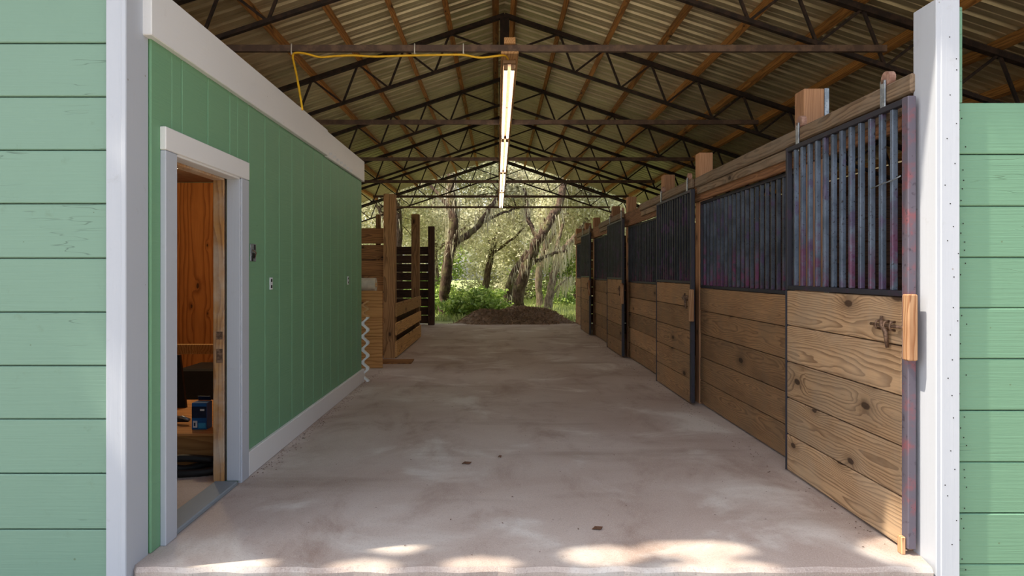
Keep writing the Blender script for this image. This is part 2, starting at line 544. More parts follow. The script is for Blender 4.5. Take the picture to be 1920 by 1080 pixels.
m_bark_dk = mat_bark('oak_bark_dark', lin(58, 46, 38), lin(104, 86, 72), lin(110, 108, 70))
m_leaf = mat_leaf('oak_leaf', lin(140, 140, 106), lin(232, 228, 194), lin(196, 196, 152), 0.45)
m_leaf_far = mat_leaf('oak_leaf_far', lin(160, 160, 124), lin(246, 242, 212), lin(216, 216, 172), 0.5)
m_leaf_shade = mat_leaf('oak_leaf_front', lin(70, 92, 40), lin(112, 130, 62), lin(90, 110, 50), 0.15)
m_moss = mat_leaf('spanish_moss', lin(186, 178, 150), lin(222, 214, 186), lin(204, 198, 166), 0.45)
m_shrub = mat_leaf('shrub_leaf', lin(110, 142, 60), lin(184, 204, 104), lin(146, 174, 84), 0.45)
m_grass = mat_leaf('grass_blade', lin(136, 152, 84), lin(196, 204, 126), lin(164, 178, 102), 0.4)

g = G('roof_sheet_metal')
p_ = g.off()
o_ = g.sep(p_)
c_ = g.mix(g.step(g.noise(p_, 2.0, 5.0, 0.65), 0.35, 0.7), lin(192, 178, 142), lin(214, 200, 164))
c_ = g.mix(g.ma('MULTIPLY', g.step(g.noise(g.vec(g.ma('MULTIPLY', o_[0], 0.6), g.ma('MULTIPLY', o_[1], 14.0), o_[2]), 1.0, 4.0), 0.52, 0.72), 0.35), c_, lin(128, 108, 84))
m_roof = g.fin(c_, 0.42, 0.6, h=g.noise(p_, 40.0, 3.0), bump=0.1, dist=0.002)

XC = 0.10            # ridge line
APEX = 4.77          # top chord centre at the ridge
SL = 1 / 3.0
LEFT, RIGHT = -5.7, 5.9

# ================================================================== SETTING
# ground: one gently uneven grid
gx = np.concatenate([np.linspace(-60, -10, 20), np.linspace(-9, 9, 37), np.linspace(10, 60, 20)])
gy = np.concatenate([np.linspace(-30, 2, 14), np.linspace(2.5, 18, 22), np.linspace(18.5, 32, 40), np.linspace(34, 110, 30)])
vs, fs = [], []
for j, y in enumerate(gy):
    for i, x in enumerate(gx):
        if y < 17.3:
            z = -0.13
        else:
            t = min(1, (y - 17.3) / 1.5)
            z = -0.13 + 0.07 * t + (0.05 * math.sin(x * 1.3 + y * 0.7) + 0.04 * math.sin(x * 0.5 - y * 1.1)) * t
        vs.append((x, y, z))
nx = len(gx)
for j in range(len(gy) - 1):
    for i in range(nx - 1):
        fs.append((j * nx + i, j * nx + i + 1, (j + 1) * nx + i + 1, (j + 1) * nx + i))
ground = pydata('ground', vs, fs, m_ground, smooth=True)
tag(ground, 'bare soil and sunny grass around the barn', 'ground', kind='structure')

# concrete slab with worn front edge
poly = [(-5.6, 3.02), (-1.68, 3.02)]
n = 44
for i in range(n + 1):
    x = -1.66 + (2.0 + 1.66) * i / n
    poly.append((x, 3.0 + 0.008 * math.sin(i * 1.7) + rnd.uniform(-0.006, 0.006)))
poly += [(2.03, 3.12), (5.8, 3.12), (5.8, 17.15), (-5.6, 17.15)]
vs = [(x, y, 0.0) for x, y in poly] + [(x, y - (0.012 if y < 3.1 else 0), -0.02) for x, y in poly] + [(x, y, -0.14) for x, y in poly]
k = len(poly)
fs = [tuple(range(k))]
for lv in (0, 1):
    for i in range(k):
        j = (i + 1) % k
        fs.append((lv * k + i, (lv + 1) * k + i, (lv + 1) * k + j, lv * k + j))
floor = pydata('floor', vs, fs, m_concrete)
tag(floor, 'stained pinkish concrete slab of the barn aisle', 'floor', kind='structure')

# ---- left front wall: horizontal boards
wlf = tag(empty('wall_front_left', (-3.7, 3.0, 0)), 'pale green board wall left of the aisle opening', 'wall', kind='structure')
bounds = [-17, 83, 183, 283, 383, 485, 586, 686, 786, 888, 992, 1094]
zz = [EYE - (y - 510) * 2.985 / FPX for y in bounds]
box('backing', -5.6, -1.80, 3.0, 3.015, -0.1, zz[0] + 0.24, m_green, wlf)
box('plank', -5.6, -1.770, 2.976, 3.0, zz[0] + 0.004, zz[0] + 0.24, m_green_top, wlf)
for i in range(len(zz) - 1):
    dy = 0.002 * ((i * 7) % 3)
    box('plank', -5.6, -1.770, 2.974 + dy, 2.998 + dy, zz[i + 1] + 0.0045, zz[i] - 0.001, m_green_top if i == 0 else m_green, wlf, 0.004)
# left corner post: two white boards
tr = tag(empty('trim_1', (-1.73, 2.97, 0)), 'white corner boards at the left side of the aisle opening', 'trim', kind='structure')
box('front_board', -1.776, -1.694, 2.952, 2.974, -0.12, 2.9, m_white, tr, 0.004)
box('side_board', -1.704, -1.680, 2.945, 3.136, -0.12, 2.9, m_white, tr, 0.004)
box('core', -1.776, -1.704, 2.975, 3.13, -0.12, 2.9, m_white, tr)

# ---- left aisle wall: grooved panel siding strips, door opening
wl = tag(empty('wall_left', (-1.7, 5.5, 0)), 'green grooved wood siding wall with a doorway along the aisle', 'wall', kind='structure')
DY0, DY1, DZ = 3.34, 4.19, 1.975
YE = 8.02
WTOP = 2.52
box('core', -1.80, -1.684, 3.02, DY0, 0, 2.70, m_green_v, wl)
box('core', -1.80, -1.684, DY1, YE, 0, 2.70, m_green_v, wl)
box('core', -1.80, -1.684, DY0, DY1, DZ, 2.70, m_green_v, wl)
edges = [3.136] + [3.447 + 0.308 * i for i in range(15)]
edges = [e for e in edges if e < YE - 0.05] + [YE]
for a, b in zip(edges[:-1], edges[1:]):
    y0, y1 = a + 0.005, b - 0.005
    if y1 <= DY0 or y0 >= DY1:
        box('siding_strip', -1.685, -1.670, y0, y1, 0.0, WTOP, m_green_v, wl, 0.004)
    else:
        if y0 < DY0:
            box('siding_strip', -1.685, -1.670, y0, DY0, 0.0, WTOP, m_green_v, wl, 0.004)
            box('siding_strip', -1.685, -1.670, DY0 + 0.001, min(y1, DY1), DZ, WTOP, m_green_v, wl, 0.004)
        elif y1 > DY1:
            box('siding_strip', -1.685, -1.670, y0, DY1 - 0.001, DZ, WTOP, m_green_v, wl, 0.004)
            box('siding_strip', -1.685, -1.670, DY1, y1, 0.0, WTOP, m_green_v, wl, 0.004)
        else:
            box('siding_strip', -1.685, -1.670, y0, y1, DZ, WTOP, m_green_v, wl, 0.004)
# end wall, back walls of the tack room (outside green)
we = tag(empty('wall_room_end', (-3.7, 8.0, 0)), 'end wall of the green tack room towards the woods', 'wall', kind='structure')
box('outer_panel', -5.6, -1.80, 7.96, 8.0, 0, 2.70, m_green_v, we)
# interior plywood sheets, grain upright
for x0, x1 in ((-5.55, -4.33), (-4.325, -3.105), (-3.10, -2.47), (-2.465, -1.81)):
    box('plywood_sheet', x0, x1, 7.93, 7.955, 0.0, 2.45, m_ply, we)
ws = tag(empty('wall_room_side', (-5.6, 5.5, 0)), 'plywood outer side wall of the tack room', 'wall', kind='structure')
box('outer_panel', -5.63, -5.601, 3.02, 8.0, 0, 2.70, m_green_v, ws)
for i in range(4):
    box('plywood_sheet', -5.6, -5.56, 3.02 + i * 1.23, 3.02 + i * 1.23 + 1.225, 0, 2.70, m_ply, ws)
rc = tag(empty('ceiling_room', (-3.7, 5.5, 2.45)), 'tack room ceiling boards', 'ceiling', kind='structure')
for i in range(4):
    box('ceiling_board', -5.55, -1.80, 3.02 + i * 1.235, 3.02 + i * 1.235 + 1.23, 2.455, 2.49, m_ceiling_in, rc)
# room lining beside the door
box('lining', -1.815, -1.80, DY1 + 0.002, 7.93, 0, 2.45, m_ply, wl)

# white top band, baseboard, door casing
tb = tag(empty('trim_2', (-1.66, 5.5, 2.6)), 'wide white fascia board along the top of the green wall', 'trim', kind='structure')
box('fascia_board', -1.685, -1.638, 3.085, 6.30, 2.485, 2.735, m_white_y, tb, 0.004)
box('fascia_board', -1.685, -1.642, 6.305, 8.06, 2.475, 2.725, m_white_y, tb, 0.004)
box('top_cap', -1.80, -1.685, 3.02, 8.02, 2.70, 2.735, m_white_y, tb)
for i in range(7):
    y = 6.36 + i * 0.15
    z = 2.525 - 0.004 * i
    box('white_mark', -1.644, -1.639, y, y + 0.11, z - 0.012, z + 0.012, m_whiteprint, tb, 0.002, (0.18, 0, 0))  # small white marks along the lower edge of the far fascia board
bb = tag(empty('baseboard_left', (-1.65, 6, 0)), 'white baseboard at the foot of the green wall', 'baseboard', kind='structure')
box('board', -1.672, -1.644, 4.318, YE + 0.02, 0.002, 0.165, m_white_y, bb, 0.004)
dc = tag(empty('trim_3', (-1.66, 3.8, 0)), 'white casing around the tack room doorway', 'trim', kind='structure')
box('casing_side', -1.672, -1.642, 3.225, DY0, 0.0, 1.965, m_white, dc, 0.004)
box('casing_side', -1.672, -1.642, DY1, 4.310, 0.0, 1.965, m_white, dc, 0.004)
box('casing_head', -1.672, -1.640, 3.222, 4.312, 1.967, 2.083, m_white_y, dc, 0.004)
box('jamb', -1.735, -1.650, DY1 - 0.018, DY1 + 0.001, 0.02, DZ, m_white, dc)
box('jamb', -1.800, -1.650, DY0 - 0.001, DY0 + 0.018, 0.02, DZ, m_white, dc)
box('jamb_head', -1.735, -1.650, DY0, DY1, DZ - 0.02, DZ + 0.001, m_white_y, dc)
box('raw_stud', -1.812, -1.742, DY1 - 0.040, DY1 + 0.0, 0.02, DZ, m_raw, dc)
box('raw_head', -1.812, -1.742, DY0, DY1, DZ - 0.03, DZ, m_raw, dc)
box('stop_bead', -1.745, -1.738, DY1 - 0.03, DY1 - 0.019, 0.02, DZ - 0.02, m_dark, dc)
box('hinge_leaf', -1.790, -1.750, DY1 - 0.043, DY1 - 0.039, 0.78, 0.87, m_iron, dc)
box('hinge_leaf', -1.790, -1.750, DY1 - 0.043, DY1 - 0.039, 0.93, 0.98, m_iron, dc)
sl = box('trim_4', -1.80, -1.652, DY0 - 0.0, DY1 - 0.041, 0.0, 0.028, m_sill, None, 0.006)
tag(sl, 'grey weathered door sill of the tack room', 'sill', kind='structure')

# ---- right front: white post and green boards
tp = tag(empty('trim_5', (2.09, 3.09, 0)), 'tall white painted post right of the aisle opening', 'trim', kind='structure')
box('side_board', 2.030, 2.054, 3.008, 3.176, -0.12, 2.625, m_white, tp, 0.004)
box('front_board', 2.050, 2.138, 3.004, 3.028, -0.12, 2.63, m_white, tp, 0.004)
box('core', 2.054, 2.135, 3.028, 3.17, -0.12, 2.62, m_white, tp)
box('stop_strip', 2.012, 2.034, 3.178, 3.192, 0.0, 2.12, m_block, tp)
arr = []
for i in range(26):
    x, z = 2.06 + rnd.random() * 0.07, 0.1 + 2.45 * i / 26 + rnd.uniform(-0.04, 0.04)
    q_ = 0.0026
    arr.append([(x - q_, 3.0033, z - q_), (x + q_, 3.0033, z - q_), (x + q_, 3.0033, z + q_), (x - q_, 3.0033, z + q_)])
tag(quads('nail_holes', np.array(arr), m_dark, tp, (0, 0, 0)), kind='stuff')
wrf = tag(empty('wall_front_right', (3.9, 3.05, 0)), 'green board wall right of the white post', 'wall', kind='structure')
RB = [193, 290, 387, 483, 578, 673, 770, 867, 963, 1058, 1154]
rz = [EYE - (y - 510) * 3.046 / FPX for y in RB]
box('backing', 2.14, 5.8, 3.066, 3.08, -0.13, rz[0] - 0.01, m_green_r, wrf)
for i in range(len(rz) - 1):
    dy = 0.0015 * ((i * 5) % 4)
    box('plank', 2.139, 5.8, 3.042 + dy, 3.066, rz[i + 1] + 0.0035, rz[i] - 0.001, m_green_r, wrf, 0.004)
box('corner_board', 2.139, 2.176, 3.040, 3.08, rz[0], 2.60, m_green_r, wrf, 0.004)
# nail heads in the boards (tiny): one joined part per wall
arr = []
for i in range(len(rz) - 1):
    for q in range(5):
        x = 2.150 + rnd.random() * 0.045
        z = rz[i + 1] + (rz[i] - rz[i + 1]) * (0.12 + 0.19 * q + rnd.uniform(-0.03, 0.03))
        s = 0.0028
        y = 3.0412
        arr.append([(x - s, y, z - s), (x + s, y, z - s), (x + s, y, z + s), (x - s, y, z + s)])
o = quads('nail_holes', np.array(arr), m_dark, wrf, (0, 0, 0))
tag(o, kind='stuff')

# ---- roof: sheets and purlins
roof = tag(empty('ceiling', (XC, 11.3, 4.9)), 'ribbed metal roof underside on wooden purlins', 'roof', kind='structure')
SHW, PITCH = 0.9144, 0.2286
YF, YB = 2.67, 20.25
PUR_H = 0.10
SHEET_Z = APEX + 0.035 + PUR_H + 0.012
prof = []
for i in range(4):
    b0 = i * PITCH
    prof += [(b0, 0), (b0 + 0.078, 0), (b0 + 0.085, 0.006), (b0 + 0.096, 0.006), (b0 + 0.103, 0), (b0 + 0.160, 0),
             (b0 + 0.176, 0.036), (b0 + 0.204, 0.036), (b0 + 0.226, 0)]
prof.append((SHW + 0.012, 0))
half = 6.15


def sheet_mesh(side):
    vs, fs = [], []
    for (y, z) in prof:
        vs.append((0, y - SHW / 2, z))
        vs.append((side * half, y - SHW / 2, z - half * SL))
    for (y, z) in prof:
        vs.append((0, y - SHW / 2, z + 0.0015))
        vs.append((side * half, y - SHW / 2, z + 0.0015 - half * SL))
    m = len(prof)
    for q in range(m - 1):
        a = 2 * q
        f = (a, a + 1, a + 3, a + 2)
        fs.append(f if side > 0 else f[::-1])
        b = 2 * m + a
        f = (b, b + 2, b + 3, b + 1)
        fs.append(f if side > 0 else f[::-1])
    me = bpy.data.meshes.new('roof_sheet')
    me.from_pydata(vs, [], fs)
    me.update()
    return me


ns = int(round((YB - YF) / SHW))
SHW_Y = [(YF + SHW / 2 + i * SHW) for i in range(ns)]
for side in (-1, 1):
    me = sheet_mesh(side)
    for i, y in enumerate(SHW_Y):
        link('roof_sheet', me, m_roof, roof, (XC, y, SHEET_Z + (0.002 if i % 2 else 0)))
YB = YF + ns * SHW
# ridge cap
vs = [(-0.28, YF, -0.28 * SL + 0.035), (0, YF, 0.035), (0.28, YF, -0.28 * SL + 0.035), (-0.28, YB, -0.28 * SL + 0.035), (0, YB, 0.035), (0.28, YB, -0.28 * SL + 0.035)]
pydata('ridge_cap', [(XC + x, y, z + SHEET_Z) for x, y, z in vs], [(0, 1, 4, 3), (1, 2, 5, 4)], m_roof, roof, (0, 0, 0))
pang = math.atan(SL)
for side in (-1, 1):
    for i in range(10):
        dx = 0.12 + 0.61 * i
        zc = APEX + 0.035 + PUR_H / 2 - dx * SL
        me = box_mesh(0.058, YB - YF - 0.02, PUR_H, 0.003)
        jit = rnd.uniform(-0.015, 0.015)
        link('purlin', me, m_purlin, roof, (XC + side * dx + jit, (YF + YB) / 2, zc + 0.002), (0, side * pang, rnd.uniform(-0.002, 0.002)))

# ---- trusses
TR_Y = [3.0, 5.82, 8.65, 11.47, 14.30, 17.12, 19.95]
ORD = ['front gable truss of rusty steel over the aisle opening', 'rusty steel truss nearest in view, carrying the yellow cord',
       'second rusty steel truss in view from the aisle opening', 'third rusty steel truss in view from the aisle opening',
       'fourth rusty steel truss in view from the aisle opening', 'fifth rusty steel truss, last but one before the woods',
       'rearmost rusty steel truss framing the view of the woods']
BOT = 4.32
TIE_Z = 3.34
HALF = 5.66


def build_truss(Y, label):
    t = tag(empty('roof_truss', (XC, Y, TIE_Z)), label, 'truss', 'steel trusses under the roof')
    for s in (-1, 1):
        top = lambda dx: Vector((XC + s * dx, Y, APEX - dx * SL))
        bot = lambda dx: Vector((XC + s * dx, Y, BOT - dx * SL))
        bar('top_chord', top(0.0), top(HALF), 0.07, 0.055, m_steel, t)
        bar('bottom_chord', bot(0.05), bot(5.3), 0.05, 0.038, m_steel, t)
        prev = bot(0.08)
        for i in range(9):
            dx = 0.73 + 0.61 * i
            a = top(dx)
            b = bot(min(dx + 0.20, 5.3))
            bar('web_bar', prev, a, 0.024, 0.024, m_steel, t)
            bar('web_bar', a, b, 0.026, 0.026, m_steel, t)
            prev = b
        box('bearing_plate', XC + s * 5.45, XC + s * 5.66, Y - 0.05, Y + 0.05, APEX - 5.6 * SL - 0.22, APEX - 5.6 * SL - 0.04, m_steel, t)
    box('ridge_plate', XC - 0.06, XC + 0.06, Y - 0.03, Y + 0.03, BOT - 0.05, APEX, m_steel, t)
    bar('tie_bar', (XC - 3.35, Y - 0.05, TIE_Z), (XC + 3.35, Y - 0.05, TIE_Z), 0.04, 0.058, m_steel_tie, t)
    return t


for Y, lb in zip(TR_Y, ORD):
    build_truss(Y, lb)

# eave posts that carry the trusses
for i, Y in enumerate(TR_Y[1:]):
    for s in (-1, 1):
        if s < 0 and Y < 8:
            continue
        x = XC + s * 5.60
        zt = APEX - 5.6 * SL - 0.21
        o = box('eave_post', x - 0.07, x + 0.07, Y - 0.07, Y + 0.07, -0.14 if Y > 17 else 0.0, zt, m_post_dark)
        tag(o, 'square timber post under the %s eave at the %s truss' % ('left' if s < 0 else 'right', ['nearest', 'second', 'third', 'fourth', 'fifth', 'rearmost'][i]), 'post', 'eave posts')

# ---- right outer wall and stall partitions
wr = tag(empty('wall_right', (5.8, 10, 0)), 'dark plank outer wall behind the stalls', 'wall', kind='structure')
box('backing', 5.832, 5.85, 3.10, 17.2, 0.0, 2.94, m_plank_ydk, wr)
for i in range(12):
    box('plank', 5.795, 5.83, 3.10, 17.2, i * 0.245 + 0.006, i * 0.245 + 0.241, m_plank_ydk, wr)

POST_Y = [4.43, 6.72, 8.15, 10.40, 11.75, 14.05, 15.40, 17.15]
POST_L = ['timber post with galvanised edge strip beside the nearest stall door',
          'timber post between the first barred panel and the second stall door',
          'timber post at the far jamb of the second stall door',
          'timber post between the second barred panel and the third stall door',
          'timber post at the far jamb of the third stall door',
          'timber post between the third barred panel and the fourth stall door',
          'timber post at the far jamb of the farthest stall door',
          'last timber post at the end of the stall row']
PX0, PX1 = 2.09, 2.23
for i, y in enumerate(POST_Y):
    e = tag(empty('stall_post', (PX0, y, 0)), POST_L[i], 'post', 'posts of the stall row')
    top = 2.61 - 0.015 * i
    box('timber', PX0, PX1, y, y + 0.14, 0, top, m_post, e, 0.005)
    if i == 0:
        box('metal_strip', PX1 - 0.002, PX1 + 0.028, y - 0.006, y + 0.0, 0, top, m_galv, e, 0.001)
        box('metal_flange', PX1 + 0.0, PX1 + 0.004, y, y + 0.14, 0, top, m_galv, e, 0.001)

for i, y in enumerate([6.76, 10.44, 14.09, 17.19]):
    e = tag(empty('stall_partition', (4, y, 0)), 'plank wall %s' % ['between the first and second stall', 'between the second and third stall', 'between the third and fourth stall', 'closing the last stall towards the woods'][i], 'partition', 'plank partitions of the stalls')
    for q in range(9):
        z = 0.02 + q * 0.238
        box('plank', PX1 + 0.006, 5.50, y, y + 0.04, z, z + (0.226 if q not in (3, 6) else 0.222), m_plank_dark if i < 3 else m_plank_x, e)

# header boards over doors and panels (lengths butt on posts)
hd_seg = [(3.18, 6.79, 'nearest header board over the first stall front'), (6.80, 10.46, 'second header board along the stall fronts'),
          (10.47, 14.11, 'third header board along the stall fronts'), (14.12, 17.3, 'farthest header board along the stall fronts')]
for a, b, lb in hd_seg:
    o = box('header_board', 2.055, 2.088, a, b, 2.085, 2.30, m_header, None, 0.004)
    tag(o, lb, 'beam', 'header boards of the stalls')
trk = [(3.16, 6.62, 'nearest weathered wooden door track with the rollers on it'), (6.75, 9.20, 'second wooden door track, over the second stall door'),
       (10.45, 12.9, 'third wooden door track, over the third stall door'), (14.1, 16.5, 'farthest wooden door track over the last stall door')]
for a, b, lb in trk:
    e = tag(empty('door_track', (2.03, a, 2.25)), lb, 'track', 'wooden tracks of the sliding doors')
    box('rail', 2.010, 2.052, a, b, 2.226, 2.322, m_track, e, 0.010, (-0.004, 0, 0))
    box('spacer_board', 2.034, 2.054, a, b, 2.150, 2.222, m_track, e, 0.004)

_cyl = {}


def cyl_mesh(r, h, seg=16, axis='x'):
    k = (r, h, seg, axis)
    if k not in _cyl:
        a, b = {'x': (Vector((-h / 2, 0, 0)), Vector((h / 2, 0, 0))), 'y': (Vector((0, -h / 2, 0)), Vector((0, h / 2, 0))), 'z': (Vector((0, 0, -h / 2)), Vector((0, 0, h / 2)))}[axis]
        vs, fs = tube_geo([a, b], [r, r], seg)
        me = bpy.data.meshes.new('cyl')
        me.from_pydata([tuple(v) for v in vs], [], fs)
        me.update()
        _cyl[k] = me
    return _cyl[k]


def cyl(name, c, r, h, axis, mat, parent=None, seg=16):
    return link(name, cyl_mesh(r, h, seg, axis), mat, parent, c)


# ---- sliding stall doors
DOORS = [(3.115, 4.455, 12, 'bright pine stall door with blue-grey bars nearest the white post', True),
         (6.60, 8.07, 13, 'second sliding stall door from the white post, dark bars over pine boards', False),
         (10.24, 11.69, 13, 'third sliding stall door from the white post, weathered grey', False),
         (13.88, 15.33, 13, 'farthest sliding stall door, near the end of the aisle', False)]
ZB = [0.012, 0.258, 0.505, 0.752, 0.998, 1.238]


def build_door(y0, y1, nb, label, near):
    e = tag(empty('stall_gate', (1.99, y0, 0)), label, 'door', 'sliding stall doors', 'thing')
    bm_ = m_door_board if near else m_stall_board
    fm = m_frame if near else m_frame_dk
    fy = y0 + 0.072
    for a, b in zip(ZB[:-1], ZB[1:]):
        box('board', 1.978 + rnd.uniform(0, 0.003), 2.010, fy, y1 - 0.012, a + 0.003, b - 0.003, bm_, e, 0.005)
    box('frame_post', 1.968, 2.008, y0, y0 + 0.052, 0.03, 2.205, fm, e, 0.004)
    box('frame_flange', 1.985, 2.008, y0 + 0.052, y0 + 0.072, 0.03, 2.205, m_frame_dk, e, 0.002)
    box('frame_post', 1.974, 2.008, y1 - 0.030, y1, 1.238, 2.205, m_frame_dk, e, 0.003)
    box('frame_edge', 1.972, 2.008, y1 - 0.010, y1, 0.01, 1.238, m_frame_dk, e, 0.002)
    box('frame_rail', 1.974, 2.008, y0 + 0.053, y1 - 0.030, 2.175, 2.205, m_frame_dk, e, 0.003)
    box('frame_rail', 1.974, 2.008, y0 + 0.053, y1 - 0.030, 1.240, 1.268, m_frame_dk, e, 0.003)
    for i in range(nb):
        y = y0 + 0.052 + (y1 - y0 - 0.08) * (i + 1) / (nb + 1)
        me = box_mesh(0.027, 0.027, 0.905, 0.003)
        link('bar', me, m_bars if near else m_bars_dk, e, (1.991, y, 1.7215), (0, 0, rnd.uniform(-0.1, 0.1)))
    for y in (y0 + 0.26, y1 - 0.12):
        h = box('hanger_strap', 1.998, 2.005, y - 0.022, y + 0.022, 2.16, 2.352, m_galv, e, 0.002)
        cyl('roller', (2.030, y, 2.362), 0.038, 0.034, 'x', m_wheel, h)
        cyl('axle_bolt', (2.012, y, 2.345), 0.010, 0.035, 'x', m_iron, h, 8)
    # stop block at the closing edge
    box('stop_block', 1.936, 1.984, y0 - 0.052, y0 - 0.002, 0.94 if near else 0.86, 1.255 if near else 1.185, m_block, e, 0.006)
    # latch: bolt in two keepers, hanging hasp
    lt = empty('latch', (1.965, y0 + 0.2, 1.09), e)
    lt.location = Vector((1.965, y0 + 0.2, 1.09)) - e.location
    z = 1.09
    tube('bolt', [(1.962, y0 + 0.30, z), (1.962, y0 + 0.02, z)], 0.008, m_iron, lt)
    for yy in (y0 + 0.12, y0 + 0.17, y0 + 0.24):
        tube('keeper', [(1.98, yy, z - 0.022), (1.955, yy, z - 0.018), (1.950, yy, z), (1.955, yy, z + 0.018), (1.98, yy, z + 0.022)], 0.006, m_iron, lt, 6)
    tube('hasp', [(1.962, y0 + 0.205, z + 0.045), (1.952, y0 + 0.19, z), (1.952, y0 + 0.155, z - 0.03), (1.958, y0 + 0.15, z - 0.11)], [0.008, 0.012, 0.013, 0.008], m_iron, lt, 8)
    return e


for d in DOORS:
    build_door(*d)
# wire twisted on the bars of the first door
o = tube('bar_tie_wire', [(1.966, 3.17, 1.828), (1.970, 3.23, 1.818), (1.966, 3.30, 1.812), (1.968, 3.42, 1.80)], 0.0035, m_galv)
tag(o, 'short silver wire tied across the bars of the nearest stall door', 'wire')
o = box('floor_guide', 1.945, 1.966, 3.128, 3.165, 0.0, 0.085, m_block, None, 0.004)
tag(o, 'small wooden floor guide at the foot of the nearest stall door', 'guide')

# ---- fixed panels with bars
PANELS = [(4.575, 6.715, 20, 'first barred stall panel, left of the nearest stall door, with magenta worn bars'),
          (8.295, 10.395, 20, 'second barred stall panel from the white post'),
          (11.895, 14.045, 20, 'third barred stall panel from the white post'),
          (15.545, 17.145, 15, 'last barred stall panel at the woods end')]
for y0, y1, nb, lb in PANELS:
    e = tag(empty('barred_partition', (2.11, y0, 0)), lb, 'partition', 'barred stall fronts')
    for a, b in zip(ZB[:-1], ZB[1:]):
        box('board', 2.094 + rnd.uniform(0, 0.004), 2.130, y0, y1, a * 0.965 + 0.003, b * 0.965 - 0.003, m_stall_board, e, 0.005)
    zt = 2.083
    box('frame_rail', 2.096, 2.126, y0, y1, zt - 0.028, zt, m_frame_dk, e)
    box('frame_rail', 2.096, 2.126, y0, y1, 1.197, 1.224, m_frame_dk, e)
    box('frame_post', 2.096, 2.126, y0, y0 + 0.028, 1.224, zt - 0.028, m_frame_dk, e)
    box('frame_post', 2.096, 2.126, y1 - 0.028, y1, 1.224, zt - 0.028, m_frame_dk, e)
    for i in range(nb):
        y = y0 + (y1 - y0) * (i + 1) / (nb + 1)
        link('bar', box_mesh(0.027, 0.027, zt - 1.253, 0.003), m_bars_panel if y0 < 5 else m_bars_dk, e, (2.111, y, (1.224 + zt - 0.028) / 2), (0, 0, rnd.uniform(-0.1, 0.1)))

# small yellow tag on the third post
o = box('reflector_tag', 2.083, 2.0895, 10.45, 10.52, 1.83, 2.02, m_tanfoam, None, 0.002)
tag(o, 'small pale tag on the post beside the third stall door', 'tag')

# ---- aisle light: board, four strip fixtures with two tubes each
e = tag(empty('light_board', (XC + 0.012, 5.75, 3.30)), 'long wooden board carrying the strip lights under the tie bars', 'board')
LX = XC + 0.012
box('board', LX - 0.078, LX + 0.078, 5.74, 18.95, 3.287, 3.310, m_lightboard, e)
box('upper_block', LX - 0.05, LX + 0.05, 5.72, 5.80, 3.370, 3.425, m_lightboard, e)
for i, (a, b) in enumerate([(5.90, 9.12), (9.20, 12.16), (12.24, 15.14), (15.22, 18.86)]):
    f = tag(empty('strip_light', (LX, a, 3.28)), '%s strip light with two bare tubes under the ridge' % ['nearest', 'second', 'third', 'farthest'][i], 'light', 'strip lights over the aisle')
    box('housing', LX - 0.060, LX + 0.060, a, b, 3.255, 3.287, m_lampgrey, f, 0.006)
    for s in (-1, 1):
        tb_ = cyl('tube', (LX + s * 0.032, (a + b) / 2, 3.226), 0.0125, b - a - 0.16, 'y', m_tube, f, 12)
        for yy in (a + 0.05, b - 0.05):
            box('socket', LX + s * 0.032 - 0.018, LX + s * 0.032 + 0.018, yy - 0.02, yy + 0.02, 3.205, 3.256, m_lampgrey, f, 0.004)
    for yy in (a + 0.02, (a + b) / 2, b - 0.02):
        cyl('screw', (LX, yy, 3.253), 0.010, 0.006, 'z', m_iron, f, 8)

# yellow cord with zip ties
TY = 5.82 - 0.05
pts = [at(567, 206, 5.45), at(563, 180, 5.50), at(556, 140, 5.62), at(549, 106, TY - 0.02), at(556, 99, TY - 0.03), at(575, 101, TY - 0.03),
       at(600, 107, TY - 0.03), at(630, 105, TY - 0.03), at(665, 104, TY - 0.03), at(700, 106, TY - 0.03), at(740, 105, TY - 0.03), at(775, 104, TY - 0.03), at(830, 103, TY - 0.03),
       at(868, 103, TY - 0.03), at(900, 108, TY - 0.03), at(930, 105, TY - 0.03), at(947, 104, TY + 0.02), at(953, 111, TY + 0.12)]
cord = empty('extension_cord', pts[0])
tag(cord, 'yellow extension cord tied along the nearest tie bar', 'cord')
tube('cord', resample(pts, 90), 0.010, m_yellow, cord, 6)
for px in (548, 778, 869):
    x = (px - VPX) / FPX * TY
    zt = tag(tube('zip_tie', [(x, TY - 0.024, TIE_Z - 0.06), (x, TY - 0.030, TIE_Z - 0.03), (x, TY - 0.026, TIE_Z + 0.034), (x + 0.004, TY + 0.026, TIE_Z + 0.034), (x + 0.004, TY + 0.026, TIE_Z - 0.034), (x, TY - 0.024, TIE_Z - 0.045)], 0.006, m_ziptie, cord, 6))

# ---- boxes on the green wall
def outlet(y, z, w, h, label, rough_):
    e = tag(empty('outlet_box', (-1.668, y, z)), label, 'outlet', 'electrical boxes on the green wall')
    box('plate', -1.671, -1.664, y - w / 2, y + w / 2, z - h / 2, z + h / 2, m_galv if rough_ else m_whiteprint, e, 0.003)
    if rough_:
        for k_ in range(4):
            yy, zz_ = y + rnd.uniform(-0.03, 0.03), z + rnd.uniform(-0.05, 0.05)
            box('opening', -1.6655, -1.661, yy - 0.010, yy + 0.010, zz_ - 0.018, zz_ + 0.018, m_dark, e, 0.001)
        tube('wire', [(-1.664, y - 0.02, z + 0.02), (-1.645, y, z), (-1.660, y + 0.02, z - 0.03)], 0.004, m_iron, e, 6)
    else:
        for s in (-1, 1):
            box('socket', -1.665, -1.662, y - w * 0.25, y + w * 0.25, z + s * h * 0.25 - h * 0.12, z + s * h * 0.25 + h * 0.12, m_dark, e, 0.001)


